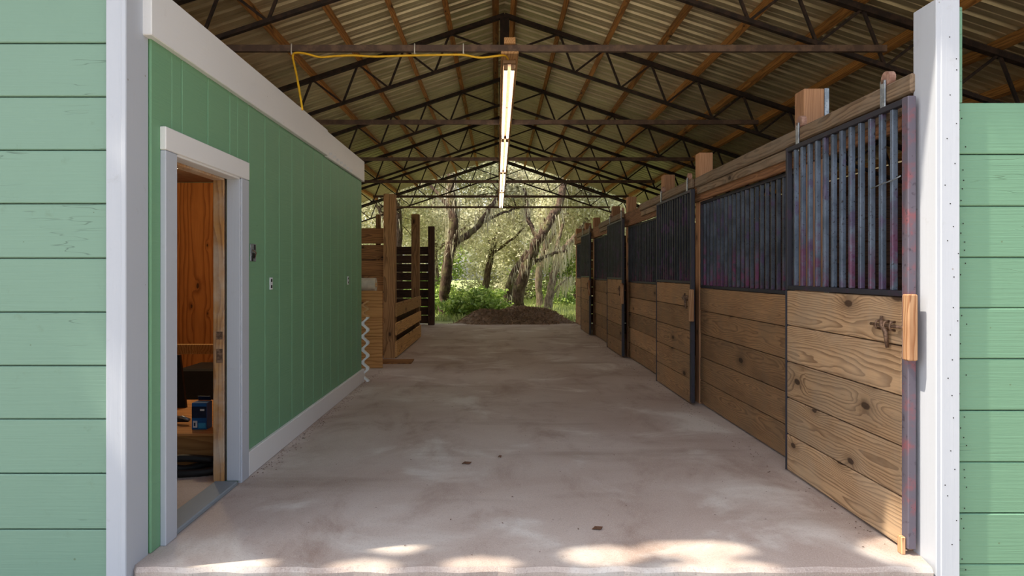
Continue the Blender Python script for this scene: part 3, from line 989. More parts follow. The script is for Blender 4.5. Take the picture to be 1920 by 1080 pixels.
outlet(4.445, 1.492, 0.10, 0.12, 'open metal junction box beside the tack room door', True)
outlet(4.80, 1.275, 0.055, 0.09, 'small white outlet in the middle of the green wall', False)
outlet(7.28, 1.265, 0.055, 0.09, 'small white outlet near the far end of the green wall', False)

# ================================================================== TACK ROOM CONTENTS
e = tag(empty('low_bench', (-2.6, 4.5, 0)), 'low plywood bench inside the tack room doorway', 'bench')
box('top', -3.6, -1.83, 4.46, 5.65, 0.232, 0.252, m_ply_x, e)
box('front_panel', -3.6, -1.83, 4.49, 4.51, 0.0, 0.231, m_ply_x, e)
box('side_panel', -3.6, -3.58, 4.511, 5.65, 0.0, 0.231, m_ply_x, e)
e = tag(empty('blue_carton', (-2.09, 4.6, 0.252)), 'small blue printed carton standing on the low bench', 'box')
box('carton', -2.145, -2.04, 4.57, 4.66, 0.253, 0.440, m_blue, e, 0.002)
box('print_band', -2.144, -2.041, 4.568, 4.5705, 0.335, 0.415, m_navy, e, 0.0005)
box('print_patch', -2.135, -2.105, 4.567, 4.5698, 0.268, 0.315, m_whiteprint, e, 0.0005)
box('print_patch', -2.098, -2.045, 4.567, 4.5698, 0.262, 0.300, m_cyan, e, 0.0005)
box('print_patch', -2.128, -2.117, 4.566, 4.5672, 0.278, 0.302, m_navy, e, 0.0005)
box('print_patch', -2.085, -2.055, 4.566, 4.5682, 0.385, 0.398, m_whiteprint, e, 0.0005)
box('open_flap', -2.14, -2.05, 4.655, 4.66, 0.440, 0.475, m_navy, e, 0.001, (0.4, 0, 0))
e = tag(empty('hand_tool', (-2.3, 4.75, 0.252)), 'grey and black hand tool lying on the low bench', 'tool')
tube('body', [(-2.40, 4.75, 0.275), (-2.33, 4.74, 0.29), (-2.24, 4.72, 0.285)], [0.02, 0.024, 0.014], m_black, e)
tube('jaw', [(-2.33, 4.74, 0.30), (-2.27, 4.70, 0.31), (-2.22, 4.70, 0.29)], 0.012, m_galv, e)
tube('grip', [(-2.40, 4.75, 0.275), (-2.42, 4.70, 0.265)], [0.02, 0.016], m_lampgrey, e)
vs = [(-2.75, 5.30, 0.253), (-2.535, 5.30, 0.253), (-2.635, 5.40, 0.67), (-2.72, 5.40, 0.67)]
vs = vs + [(x, y + 0.03, z) for x, y, z in vs]
o = pydata('leaning_panel', [Vector(v) - Vector((-2.6, 5.3, 0.25)) for v in vs], [(0, 1, 2, 3), (7, 6, 5, 4), (0, 4, 5, 1), (1, 5, 6, 2), (2, 6, 7, 3), (3, 7, 4, 0)], m_black, None, (-2.6, 5.3, 0.25))
tag(o, 'black tapered panel leaning on the low bench', 'panel')
o = tube('black_hose', resample([(-2.45, 4.30, 0.03), (-2.25, 4.36, 0.05), (-2.1, 4.40, 0.03), (-1.95, 4.42, 0.06), (-1.90, 4.36, 0.03), (-2.15, 4.30, 0.03), (-2.3, 4.33, 0.10), (-2.1, 4.37, 0.11), (-1.92, 4.40, 0.09)], 50), 0.026, m_black)
tag(o, 'coiled black hose on the floor before the bench', 'hose')
e = tag(empty('glass_jar', (-2.22, 4.42, 0.0)), 'small clear bulb-shaped jar beside the black hose', 'jar')
vs, fs = tube_geo([(0, 0, z) for z in (0.0, 0.06, 0.11, 0.14, 0.16, 0.19)], [0.035, 0.04, 0.038, 0.02, 0.016, 0.016], 14)
pydata('glass', [Vector(v) + Vector((-2.33, 4.45, 0.0)) for v in vs], fs, mat_flat('clear_plastic', lin(190, 196, 196), 0.15, 0.0, Transmission_Weight=0.7), e, (0, 0, 0), True)
cyl('cap', (-2.33, 4.45, 0.197), 0.018, 0.016, 'z', m_galv, e)
e = tag(empty('wall_rail', (-3.5, 6.0, 0)), 'horizontal timber rail on legs across the tack room', 'rail')
box('rail', -4.6, -2.2, 6.02, 6.06, 0.60, 0.69, m_rail, e)
for x in (-4.55, -2.25):
    box('leg', x - 0.04, x + 0.04, 6.065, 6.10, 0.0, 0.69, m_rail, e)
o = box('plastic_bin', -3.1, -2.35, 6.3, 6.8, 0.0, 0.42, m_dark, None, 0.02)
tag(o, 'dark low bin against the plywood room wall', 'bin')
e = tag(empty('room_lamp', (-2.94, 6.05, 2.45)), 'small lit lamp on the tack room ceiling', 'lamp')
box('mount', -2.86, -2.60, 6.0, 6.10, 2.34, 2.456, m_dark, e)
cyl('bulb', (-2.92, 6.05, 2.365), 0.045, 0.11, 'x', m_roomlamp, e, 14)
ld = bpy.data.lights.new('room_lamp_light', 'POINT')
ld.energy = ROOM_LAMP_W
ld.color = (1.0, 0.80, 0.50)
ld.shadow_soft_size = 0.08
lo = bpy.data.objects.new('lamp_light', ld)
COL.objects.link(lo)
lo.parent = e
lo.location = (0.02, 0, -0.20)

# ================================================================== LEFT PEN
PENX0, PENX1 = -1.785, -1.605
for y, zt, lb in ((10.22, 2.59, 'thick timber post beside the plywood bin'), (13.38, 2.55, 'timber post at the far end of the three-rail gate'), (16.62, 2.53, 'dark timber post at the end of the slatted fence')):
    o = box('pen_post', PENX0 + (0.0 if y < 11 else 0.02), PENX1, y, y + 0.17, -0.0, zt, m_post_dark if y < 15 else m_post_backlit, None, 0.006)
    tag(o, lb, 'post', 'posts of the left pen')
o = box('pen_post', -1.98, -1.91, 10.62, 10.70, 0.0, 2.30, m_post_dark, None, 0.004)
tag(o, 'thin post showing behind the thick timber post', 'post', 'posts of the left pen')
e = tag(empty('pen_gate', (-1.6, 11.9, 0)), 'three-rail pale pine gate along the left pen', 'gate')
for z0, z1 in ((0.655, 0.868), (0.36, 0.555), (0.02, 0.265)):
    box('rail_board', PENX1, PENX1 + 0.028, 10.24, 13.52, z0, z1, m_rail, e, 0.004, (rnd.uniform(-0.002, 0.002), 0, 0))
e = tag(empty('plank_fence', (-3.7, 10.4, 0)), 'brown plank wall behind the plywood bin', 'fence')
for i in range(8):
    z = 0.03 + i * 0.255
    box('plank', -5.5, PENX0 - 0.0, 10.395, 10.43, z, z + (0.246 if i not in (6, 3) else 0.232), m_plank_x, e, 0.004, (0, rnd.uniform(-0.002, 0.002), 0))
e = tag(empty('slat_fence', (-3.7, 16.8, 0)), 'dark slatted fence with light in its gaps at the pen end', 'fence')
for i in range(9):
    z = 0.03 + i * 0.222
    box('slat', -5.5, PENX1 - 0.02, 16.795, 16.83, z, z + 0.205, m_plank_dark, e, 0.004, (0, rnd.uniform(-0.002, 0.002), 0))  # the slats' backlit shade is carried by their dark wood colour
e = tag(empty('wall_pen', (-5.6, 13.6, 0)), 'dark plank wall on the outer side of the left pen', 'wall', kind='structure')
for i in range(9):
    z = 0.02 + i * 0.25
    box('plank', -5.62, -5.59, 10.45, 16.78, z, z + 0.243, m_plank_ydk, e, 0.004)
e = tag(empty('pen_trough', (-2.2, 11.5, 0)), 'dark trough standing inside the left pen', 'trough')
box('side', -1.72, -1.68, 10.6, 13.2, 0.06, 0.80, m_plank_ydk, e)
box('side', -2.75, -2.71, 10.6, 13.2, 0.06, 0.80, m_plank_ydk, e)
box('end', -2.709, -1.721, 10.6, 10.64, 0.06, 0.80, m_plank_dark, e)
box('end', -2.709, -1.721, 13.16, 13.2, 0.06, 0.80, m_plank_dark, e)
box('bottom', -2.75, -1.68, 10.6, 13.2, 0.0, 0.059, m_plank_ydk, e)
e = tag(empty('plywood_bin', (-2.1, 9.3, 0)), 'tall plywood bin at the end of the green wall', 'bin')
box('front_panel', -2.65, -1.62, 9.20, 9.222, 0.0, 0.44, m_ply_x, e)
box('front_panel', -2.65, -1.62, 9.20, 9.222, 0.444, 1.095, m_ply_x, e)
box('body', -2.6, -1.78, 9.223, 9.85, 0.0, 1.07, m_ply_x, e)
e = tag(empty('paper_roll', (-2.2, 9.4, 1.07)), 'off-white roll lying on top of the plywood bin', 'roll')
cyl('roll', (-2.16, 9.40, 1.175), 0.10, 0.82, 'x', m_roll, e, 20)
cyl('core', (-1.75, 9.40, 1.175), 0.035, 0.014, 'x', m_rail, e, 12)
o = box('plywood_scrap', -1.86, -1.275, 9.62, 10.04, 0.0, 0.018, m_plank_x, None, 0.003, (0, 0, 0.03))
tag(o, 'flat brown board lying on the floor before the thick post', 'board')


def corrugated(name, z0, z1, mat, label, nper, ph=0.0, x=-1.655, y0=8.06):
    vs, fs = [], []
    n_ = nper * 12
    for t in (0, 0.034):
        for i in range(n_ + 1):
            z = z0 + (z1 - z0) * i / n_
            q = (i / 12.0 + ph) % 1.0
            w = max(-1, min(1, 3.2 * (abs(q - 0.5) * 2 - 0.5)))
            xx = x + 0.030 * w + t
            vs.append((xx, y0, z))
            vs.append((xx, y0 + 0.06, z))
    m = 2 * (n_ + 1)
    for i in range(n_):
        a = 2 * i
        fs += [(a, a + 1, a + 3, a + 2), (m + a, m + a + 2, m + a + 3, m + a + 1), (a, a + 2, m + a + 2, m + a), (a + 1, m + a + 1, m + a + 3, a + 3)]
    fs += [(0, m, m + 1, 1), (m - 2, m - 1, 2 * m - 1, 2 * m - 2)]
    o_ = pydata(name, [Vector(v) - Vector((x, y0, z0)) for v in vs], fs, mat, None, (x, y0, z0))
    return tag(o_, label, 'sheet')


corrugated('corrugated_sheet', 0.0, 0.80, m_foam, 'white corrugated sheet standing at the end of the green wall', 5)
corrugated('corrugated_sheet', 0.802, 1.0, m_tanfoam, 'short tan corrugated strip resting on the white corrugated sheet', 2)

# ---- debris on the slab
for (px, py, s, lb) in ((875, 870, 0.035, 'dark dead leaf in the middle of the concrete slab'), (1120, 993, 0.028, 'brown curled leaf on the slab near its front edge'), (937, 858, 0.014, 'tiny leaf scrap on the slab behind the dark leaf')):
    Y = FPX * EYE / (py - VPY)
    c = at(px, py, Y)
    vs = [(-s, 0, 0.004), (-s * 0.3, -s * 0.5, 0.012), (s * 0.5, -s * 0.45, 0.006), (s, 0.0, 0.016), (s * 0.4, s * 0.5, 0.006), (-s * 0.4, s * 0.45, 0.014), (0, 0, 0.018)]
    vs2 = vs + [(x, y, z - 0.003) for x, y, z in vs]
    fs = [(i, (i + 1) % 6, 6) for i in range(6)] + [((i + 1) % 6 + 7, i + 7, 13) for i in range(6)] + [(i, i + 7, (i + 1) % 6 + 7, (i + 1) % 6) for i in range(6)]
    tag(pydata('dead_leaf', vs2, fs, m_deadleaf, None, (c.x, c.y, 0.0)), lb, 'leaf', 'dead leaves on the slab')

# crumbs of dirt and leaf along the edges of the slab
rl = random.Random(31)
arr = []
for i in range(900):
    u = rl.random()
    if u < 0.4:
        x, y = -1.63 + abs(rl.gauss(0, 0.05)), rl.uniform(4.3, 9.0)
    elif u < 0.8:
        x, y = 1.96 - abs(rl.gauss(0, 0.07)), rl.uniform(3.2, 16.5)
    else:
        x, y = rl.uniform(-1.5, 1.9), rl.uniform(3.1, 12.0)
    sz = rl.uniform(0.003, 0.010)
    a_ = rl.uniform(0, 6.28)
    ux, uy = math.cos(a_) * sz, math.sin(a_) * sz
    z = 0.003
    arr.append([(x - ux, y - uy, z), (x + uy * 0.5, y - ux * 0.5, z + 0.003), (x + ux, y + uy, z + 0.001), (x - uy * 0.5, y + ux * 0.5, z + 0.002)])
tag(quads('floor_litter', np.array(arr), m_deadleaf), 'fine dirt and leaf crumbs strewn along the slab edges', 'litter', kind='stuff')

# ---- mulch pile at the end of the aisle
e = tag(empty('mulch_pile', (0.6, 18.2, -0.1)), 'dark brown mulch heap at the woods end of the aisle', 'mulch')
rg = random.Random(5)
vs, fs = [], []
NX, NY = 60, 26


def mulch_h(x, y):
    h = 0.44 * math.exp(-((x - 0.55) / 0.85) ** 2 - ((y - 18.1) / 0.75) ** 2)
    h += 0.26 * math.exp(-((x + 0.55) / 0.6) ** 2 - ((y - 17.6) / 0.6) ** 2)
    h += 0.26 * math.exp(-((x - 1.5) / 0.6) ** 2 - ((y - 17.8) / 0.6) ** 2)
    h += 0.13 * math.exp(-((x - 0.4) / 1.2) ** 6 - ((y - 17.2) / 0.55) ** 4)
    return -0.16 + h * 1.18


for j in range(NY + 1):
    for i in range(NX + 1):
        x = -1.9 + 4.6 * i / NX
        y = 16.75 + 3.3 * j / NY
        vs.append((x - 0.6, y - 18.2, mulch_h(x, y) + rg.uniform(-0.02, 0.02) + 0.1))
for j in range(NY):
    for i in range(NX):
        a = j * (NX + 1) + i
        fs.append((a, a + 1, a + NX + 2, a + NX + 1))
pydata('heap', vs, fs, m_mulch, e, (0.6, 18.2, -0.1))
arr = []
for i in range(5000):
    x, y = rg.gauss(0.5, 0.9), 16.8 + abs(rg.gauss(0.8, 0.5))
    z = mulch_h(x, y)
    if z < -0.12:
        continue
    c = Vector((x, y, z + rg.uniform(0, 0.025)))
    u = Vector((rg.gauss(0, 1), rg.gauss(0, 1), rg.gauss(0, 0.5))).normalized() * rg.uniform(0.02, 0.06)
    w = u.cross(Vector((rg.gauss(0, 1), rg.gauss(0, 1), rg.gauss(0, 1)))).normalized() * 0.008
    arr.append([c - u - w, c + u - w, c + u + w, c - u + w])
tag(quads('bark_chips', np.array([[tuple(v) for v in q] for q in arr]), m_chip, e, (0, 0, 0)), kind='stuff')


# ================================================================== TREES
def leaf_quads(centers, spread, n_each, size, rng, flat=0.0):
    C = np.repeat(np.asarray(centers, float), n_each, axis=0)
    n = len(C)
    C = C + rng.normal(0, 1, (n, 3)) * np.asarray(spread)
    u = rng.normal(0, 1, (n, 3))
    u[:, 2] *= 0.6
    u /= np.linalg.norm(u, axis=1, keepdims=True)
    w = np.cross(u, rng.normal(0, 1, (n, 3)))
    w /= np.linalg.norm(w, axis=1, keepdims=True)
    L = size * rng.uniform(0.6, 1.3, (n, 1))
    u = u * L
    w = w * L * 0.45
    return np.stack([C - u, C + w - u * 0.1, C + u, C - w - u * 0.1], axis=1)


def moss_quads(centers, rng, length=0.42):
    n = len(centers)
    C = np.asarray(centers, float)
    a = rng.uniform(0, 2 * np.pi, n)
    w = np.stack([np.cos(a), np.sin(a), np.zeros(n)], 1) * rng.uniform(0.008, 0.02, (n, 1))
    L = np.stack([rng.normal(0, 0.05, n), rng.normal(0, 0.05, n), -length * rng.uniform(0.35, 1.5, n)], 1)
    return np.stack([C - w, C + w, C + L + w * 0.25, C + L - w * 0.25], axis=1)


def oak(name, label, limbs, blobs, leaf_mat, bark, group, nleaf=9000, leaf=0.085, nclu=110, moss=900, seed=1, clus=0.32, cat='tree'):
    """limbs: list of (points, r0, r1); blobs: list of (center, radii)"""
    rng = np.random.default_rng(seed)
    base = Vector(limbs[0][0][0])
    t = tag(empty(name, base), label, cat, group)
    vs, fs = [], []
    tips = []
    for q, (pts, r0, r1) in enumerate(limbs):
        n_ = max(6, len(pts) * 5)
        path = resample(pts, n_)
        path = [p + Vector(tuple(rng.normal(0, 0.02, 3))) for p in path]
        rad = [r0 + (r1 - r0) * (i / (n_ - 1)) for i in range(n_)]
        if q == 0:
            rad[0] *= 1.5
            rad[1] *= 1.2
        v, f = tube_geo([p - base for p in path], rad, 12, 0.22, True, seed + q)
        k0 = len(vs)
        vs += v
        fs += [tuple(i + k0 for i in ff) for ff in f]
        tips += [p for p in path[n_ // 3:]]
    pydata('trunk', vs, fs, bark, t, base, True)
    cl = []
    tot = sum(b[1][0] * b[1][1] * b[1][2] for b in blobs)
    for c, r in blobs:
        m = max(3, int(nclu * r[0] * r[1] * r[2] / tot))
        d = rng.normal(0, 1, (m, 3))
        d /= np.linalg.norm(d, axis=1, keepdims=True)
        d *= rng.uniform(0.25, 1.0, (m, 1)) ** 0.5
        cl.append(np.asarray(c) + d * np.asarray(r))
    cl = np.concatenate(cl)
    if leaf_mat:
        q = leaf_quads(cl - np.array(base), (clus, clus, clus * 0.8), max(1, nleaf // len(cl)), leaf, rng)
        o_ = quads('foliage', q, leaf_mat, t, base)
        tag(o_, kind='stuff')
    # twigs tying leaf clusters to the limbs
    tv, tf = [], []
    tp = np.array([tuple(p) for p in tips])
    for c in cl[::3]:
        j = int(np.argmin(((tp - c) ** 2).sum(1)))
        a = Vector(tp[j])
        b = Vector(c)
        if (b - a).length > 4.5:
            continue
        mid = (a + b) / 2 + Vector(tuple(rng.normal(0, 0.12, 3)))
        v, f = tube_geo([a - base, mid - base, b - base], [0.035, 0.022, 0.008], 5, 0, False)
        k0 = len(tv)
        tv += v
        tf += [tuple(i + k0 for i in ff) for ff in f]
    if tv:
        tag(pydata('twigs', tv, tf, bark, t, base, True), kind='stuff')
    if moss:
        src = np.concatenate([cl, tp])
        pick = src[rng.integers(0, len(src), moss // 14 + 1)]
        pts = np.repeat(pick, 14, axis=0) + rng.normal(0, 1, ((moss // 14 + 1) * 14, 3)) * np.array([0.13, 0.13, 0.1])
        tag(quads('hanging_moss', moss_quads(pts - np.array(base), rng), m_moss, t, base), kind='stuff')
    return t


def P(px, py, Y):
    return tuple(at(px, py, Y))


Y1 = 20.9
oak('oak_tree', 'dark mossy oak trunk rising left of the hanging lights beyond the aisle',
    [([P(831, 618, Y1), P(833, 560, Y1), P(838, 500, Y1), P(847, 455, Y1), P(851, 425, Y1), P(847, 390, Y1 + 0.2), P(846, 345, Y1 + 0.5), P(852, 270, Y1 + 1), P(840, 180, Y1 + 1.5)], 0.185, 0.12),
     ([P(845, 462, Y1), P(868, 445, Y1 + 0.3), P(893, 428, Y1 + 0.8), P(915, 395, Y1 + 1.2), P(945, 350, Y1 + 2), P(970, 300, Y1 + 3)], 0.12, 0.05),
     ([P(893, 428, Y1 + 0.8), P(930, 405, Y1 + 1.6), P(985, 385, Y1 + 2.4)], 0.06, 0.03),
     ([P(848, 400, Y1 + 0.2), P(820, 360, Y1 + 0.5), P(770, 320, Y1 + 1)], 0.08, 0.03)],
    [(P(850, 310, Y1 + 2), (1.8, 1.4, 0.9)), (P(930, 350, Y1 + 2.5), (1.3, 1.0, 0.7)), (P(770, 320, Y1 + 1.5), (1.6, 1.2, 0.9))],
    m_leaf, m_bark_dk, None, nleaf=15000, nclu=130, moss=2400, seed=21, leaf=0.06)
Y2 = 22.0
oak('oak_tree', 'leaning twin-stemmed oak right of the hanging lights',
    [([P(968, 612, Y2), P(972, 560, Y2), P(981, 513, Y2), P(1000, 470, Y2), P(1020, 433, Y2), P(1047, 385, Y2 + 0.4), P(1060, 335, Y2 + 0.8), P(1075, 270, Y2 + 1.5)], 0.22, 0.10),
     ([P(945, 612, Y2 + 0.6), P(950, 565, Y2 + 0.6), P(963, 513, Y2 + 0.4), P(992, 473, Y2 + 0.1)], 0.16, 0.12),
     ([P(985, 500, Y2), P(1030, 478, Y2 + 0.5), P(1062, 470, Y2 + 1.2)], 0.08, 0.04),
     ([P(1010, 452, Y2), P(990, 410, Y2 + 0.5), P(985, 360, Y2 + 1), P(960, 310, Y2 + 1.5)], 0.09, 0.03)],
    [(P(1070, 320, Y2 + 1.5), (1.4, 1.2, 0.8)), (P(960, 350, Y2 + 2.0), (0.7, 0.8, 0.6)), (P(1110, 360, Y2 + 2), (1.2, 1.2, 0.8))],
    m_leaf, m_bark_dk, None, nleaf=13000, nclu=110, moss=2200, seed=22, leaf=0.06)
Y3 = 26.0
oak('oak_tree', 'slim grey oak stem standing just left of the forked oak in the grass',
    [([P(1014, 586, Y3), P(1010, 529, Y3), P(1016, 489, Y3), P(1022, 455, Y3), P(1015, 400, Y3 + 0.5), P(1020, 330, Y3 + 1)], 0.15, 0.09),
     ([P(1018, 470, Y3), P(1045, 430, Y3 + 0.5), P(1090, 390, Y3 + 1)], 0.08, 0.03)],
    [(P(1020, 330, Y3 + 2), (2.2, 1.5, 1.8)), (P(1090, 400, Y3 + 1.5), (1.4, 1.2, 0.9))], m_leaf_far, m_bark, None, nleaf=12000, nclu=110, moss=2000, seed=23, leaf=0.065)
Y4 = 24.5
oak('oak_tree', 'forked pale oak leaning right near the end of the stalls',
    [([P(1025, 592, Y4), P(1033, 540, Y4), P(1043, 500, Y4), P(1058, 470, Y4), P(1080, 440, Y4 + 0.3), P(1120, 390, Y4 + 0.8), P(1160, 340, Y4 + 1.4)], 0.16, 0.07),
     ([P(1040, 510, Y4), P(1042, 470, Y4 + 0.3), P(1055, 420, Y4 + 0.8), P(1050, 370, Y4 + 1.3)], 0.09, 0.04),
     ([P(1030, 560, Y4), P(1055, 530, Y4 + 0.3), P(1072, 515, Y4 + 0.6)], 0.05, 0.02)],
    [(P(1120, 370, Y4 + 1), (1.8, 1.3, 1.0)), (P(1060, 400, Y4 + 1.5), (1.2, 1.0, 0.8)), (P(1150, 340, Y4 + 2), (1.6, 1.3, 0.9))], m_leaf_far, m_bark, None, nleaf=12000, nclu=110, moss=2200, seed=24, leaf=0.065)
oak('oak_tree', 'dark oak trunk seen over the slatted fence of the left pen',
    [([P(745, 600, 23.0), P(744, 500, 23.0), P(746, 430, 23.0), P(742, 380, 23.0), P(748, 300, 23.5)], 0.20, 0.13),
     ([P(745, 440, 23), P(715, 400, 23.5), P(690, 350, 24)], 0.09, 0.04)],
    [(P(740, 330, 24), (2.2, 1.5, 1.3)), (P(700, 400, 25), (1.6, 1.2, 1.0)), (P(780, 420, 25.5), (1.2, 1, 1.0))], m_leaf_far, m_bark_dk, None, nleaf=10000, nclu=110, moss=1300, seed=25)

# the deeper wood
spots = [(-8.5, 25.5), (-11, 31), (-5.3, 29), (-2.6, 27.5), (-0.6, 30.5), (1.2, 33.5), (3.6, 29.5), (5.6, 27.0), (7.6, 31.5), (10.5, 28),
         (-7.4, 36), (-3.4, 35.5), (2.9, 38), (6.5, 38), (-0.6, 40), (11, 37), (-12, 40), (14, 33), (-15, 30)]
for i, (x, y) in enumerate(spots):
    r_ = random.Random(100 + i)
    h = r_.uniform(4.6, 5.6)
    lean = r_.uniform(-1.2, 1.2)
    tr_ = [(x, y, -0.1), (x + lean * 0.15, y, 1.2), (x + lean * 0.5, y + 0.1, 2.6), (x + lean, y + 0.2, 4.2), (x + lean * 1.3, y + 0.4, h)]
    l2 = [(x + lean * 0.4, y, 2.2), (x + lean * 0.4 + r_.uniform(0.8, 1.5), y - 0.3, 3.2), (x + r_.uniform(1.8, 2.6), y - 0.4, 4.2)]
    l3 = [(x + lean * 0.5, y, 2.7), (x + lean * 0.4 - r_.uniform(0.8, 1.5), y - 0.2, 3.6), (x - r_.uniform(1.8, 2.6), y - 0.5, 4.8)]
    hi = (y - 20.0) * 0.10
    bl = [((x + lean, y, h + hi), (1.9, 1.2, 0.9)), ((x + 2.0, y - 0.3, 4.0), (1.4, 1.1, 0.8)), ((x - 2.0, y - 0.4, 4.3), (1.4, 1.1, 0.8)), ((x, y - 0.2, 2.9), (1.5, 1.0, 0.9))]
    oak('oak_tree', 'moss-hung oak in the deeper wood beyond the aisle', [(tr_, r_.uniform(0.13, 0.2), 0.06), (l2, 0.07, 0.03), (l3, 0.07, 0.03)], bl,
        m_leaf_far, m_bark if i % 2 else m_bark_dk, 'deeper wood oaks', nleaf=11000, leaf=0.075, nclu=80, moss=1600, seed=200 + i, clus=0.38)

# understory: leafy shrubs
shr = [(890, 590, 20.4, 0.75, 0.9, 'bright green leafy shrub behind the left flank of the mulch heap'),
       (922, 588, 20.9, 0.65, 0.8, 'bright green leafy shrub directly behind the mulch heap under the lights'),
       (862, 598, 20.2, 0.5, 0.6, 'low green shrub at the foot of the dark mossy oak'),
       (818, 600, 22.0, 0.8, 0.9, 'green shrub showing past the end of the slatted fence'),
       (1060, 572, 27.5, 0.9, 0.8, 'pale green shrub at the grass edge behind the forked oak'),
       (790, 590, 24.0, 1.0, 1.2, 'green shrub behind the dark slatted fence')]
for i, (px, py, Y, w, h, lb) in enumerate(shr):
    c = at(px, py, Y)
    rng = np.random.default_rng(300 + i)
    base = Vector((c.x, c.y, -0.08))
    t = tag(empty('leafy_shrub', base), lb, 'shrub', 'shrubs at the wood edge')
    cl = np.stack([rng.normal(0, w * 0.45, 60), rng.normal(0, w * 0.4, 60), rng.uniform(0.12, 1.0, 60) * h], 1)
    tag(quads('foliage', leaf_quads(cl, (0.09, 0.09, 0.07), 26, 0.075, rng), m_shrub, t, base), kind='stuff')
    vs, fs = [], []
    for k_ in range(0, 60, 2):
        v, f = tube_geo([(0, 0, 0), tuple(cl[k_] * np.array([0.6, 0.6, 0.5])), tuple(cl[k_])], [0.012, 0.009, 0.004], 5, 0, False)
        k0 = len(vs)
        vs += v
        fs += [tuple(j + k0 for j in ff) for ff in f]
    tag(pydata('stems', vs, fs, m_bark, t, base), kind='stuff')
# dense thicket closing the wood floor in the distance
rng = np.random.default_rng(77)
for i in range(16):
    x = -15 + 2.0 * i + rng.uniform(-0.5, 0.5)
    y = 33 + rng.uniform(-3.0, 5.0)
    base = Vector((x, y, -0.08))
    t = tag(empty('thicket_shrub', base), 'tall sage-green thicket shrub deep in the wood', 'shrub', 'thicket in the wood')
    cl = np.stack([rng.normal(0, 0.9, 70), rng.normal(0, 0.6, 70), rng.uniform(0.1, 3.4, 70)], 1)
    tag(quads('foliage', leaf_quads(cl, (0.25, 0.25, 0.22), 55, 0.11, rng), m_leaf_far if i % 3 else m_shrub, t, base), kind='stuff')
    vs, fs = [], []
    for k_ in range(0, 70, 4):
        v, f = tube_geo([(0, 0, 0), tuple(cl[k_] * np.array([0.5, 0.5, 0.5])), tuple(cl[k_])], [0.02, 0.015, 0.006], 5, 0, False)
        k0 = len(vs)
        vs += v
        fs += [tuple(j + k0 for j in ff) for ff in f]
    tag(pydata('stems', vs, fs, m_bark, t, base), kind='stuff')
# grass
rng = np.random.default_rng(78)
n = 30000
gxs = rng.uniform(-9, 9, n)
gys = 19.2 + rng.uniform(0, 1, n) ** 1.3 * 14
gz = np.full(n, -0.10)
a = rng.uniform(0, 2 * np.pi, n)
w = np.stack([np.cos(a), np.sin(a), np.zeros(n)], 1) * 0.012
C = np.stack([gxs, gys, gz], 1)
up = np.stack([rng.normal(0, 0.05, n), rng.normal(0, 0.05, n), rng.uniform(0.08, 0.26, n)], 1)
tag(quads('grass', np.stack([C - w, C + w, C + up + w * 0.2, C + up - w * 0.2], 1), m_grass), 'short sunny grass between the oaks', 'grass', kind='stuff')

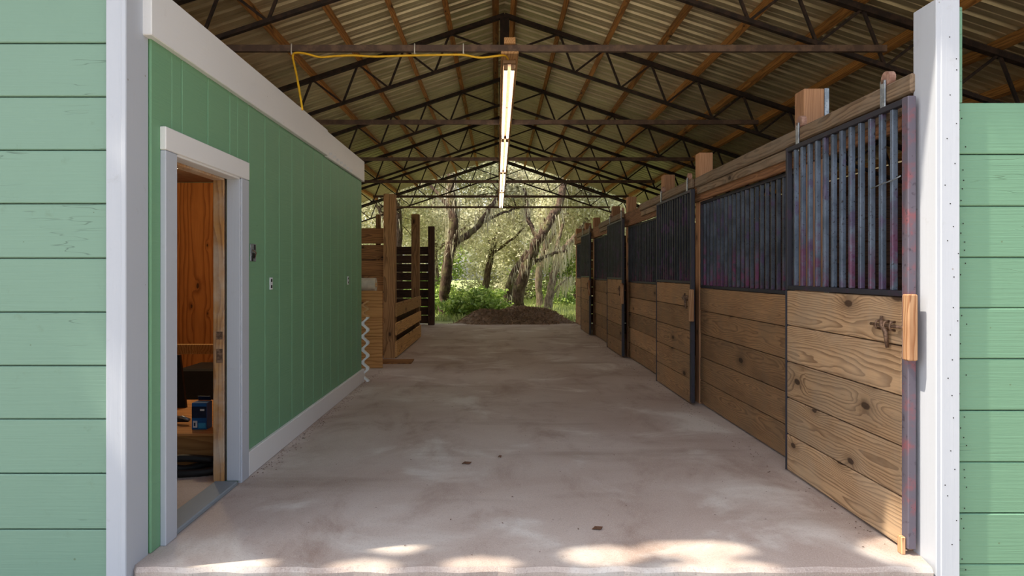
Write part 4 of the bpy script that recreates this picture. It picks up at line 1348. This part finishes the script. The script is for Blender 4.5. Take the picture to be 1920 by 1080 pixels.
# ---- unseen oak left of the barn front; leaf gaps are cut to shape sun spots
holes = [(-1.23, 3.04, 0.17, 0.06), (-0.49, 3.22, 0.11, 0.06), (-0.62, 3.0, 0.14, 0.06), (-0.08, 3.03, 0.15, 0.06), (0.51, 3.12, 0.18, 0.09),
         (0.97, 3.19, 0.26, 0.09), (1.05, 2.98, 0.24, 0.07), (1.93, 3.16, 0.13, 0.12)]
rng = np.random.default_rng(55)
base = Vector((-8.6, -0.8, -0.13))
t = tag(empty('oak_tree', base), 'unseen broad oak in front of the barn, leaf gaps shaped to dapple the slab edge', 'tree')
vs, fs = [], []
for pts, r0, r1 in (([(-8.6, -0.8, -0.13), (-8.5, -0.7, 2.0), (-8.2, -0.4, 4.2), (-7.4, 0.2, 6.0), (-6.4, 0.8, 7.6)], 0.32, 0.14),
                    ([(-8.2, -0.4, 4.2), (-6.9, 0.6, 5.2), (-5.4, 1.3, 6.0), (-4.0, 1.6, 6.6), (-2.6, 1.7, 7.0)], 0.14, 0.03),
                    ([(-7.0, 0.5, 6.6), (-5.2, 1.1, 7.8), (-3.8, 1.2, 8.7)], 0.10, 0.03)):
    path = resample(pts, 24)
    v, f = tube_geo([p - base for p in path], [r0 + (r1 - r0) * i / 23 for i in range(24)], 12, 0.15)
    k0 = len(vs)
    vs += v
    fs += [tuple(i + k0 for i in ff) for ff in f]
pydata('trunk', vs, fs, m_bark_dk, t, base, True)
n = 60000
tt = rng.uniform(0.95, 1.75, n)
X0 = rng.uniform(-2.6, 1.9, n)
Y0 = rng.uniform(2.2, 3.75, n)
keep = np.ones(n, bool)
for hx, hy, ha, hb in holes:
    keep &= ((X0 - hx) / (ha + 0.04)) ** 2 + ((Y0 - hy) / (hb + 0.03)) ** 2 > 1
X0, Y0, tt = X0[keep], Y0[keep], tt[keep]
# extra leaves placed along sun rays to shade the stall door beside the post
n3 = 9000
X3 = rng.uniform(1.9, 3.0, n3)
Y3_ = rng.uniform(3.1, 4.0, n3)
k3 = (Y3_ > 3.165 + 0.238 * (X3 - 1.98)) & (X3 > 2.12)
X0, Y0 = np.concatenate([X0, X3[k3]]), np.concatenate([Y0, Y3_[k3]])
tt = np.concatenate([tt, rng.uniform(0.95, 1.75, int(k3.sum()))])
C = np.stack([X0 - 3 * tt, Y0 - 0.714 * tt, 5 * tt], 1)
# rounded crown further out, away from the aisle opening
m2 = 9000
d = rng.normal(0, 1, (m2, 3))
d /= np.linalg.norm(d, axis=1, keepdims=True)
C2 = np.array([-7.6, 0.2, 7.6]) + d * np.array([2.4, 2.0, 1.8]) * rng.uniform(0.4, 1, (m2, 1))
sx = C2[:, 0] + 3 * C2[:, 2] / 5
sy = C2[:, 1] + 0.714 * C2[:, 2] / 5
C2 = C2[(sx < -1.7)]
C = np.concatenate([C, C2])
q = leaf_quads(C - np.array(base), (0.0, 0.0, 0.0), 1, 0.045, rng)
tag(quads('foliage', q, m_leaf_shade, t, base), kind='stuff')
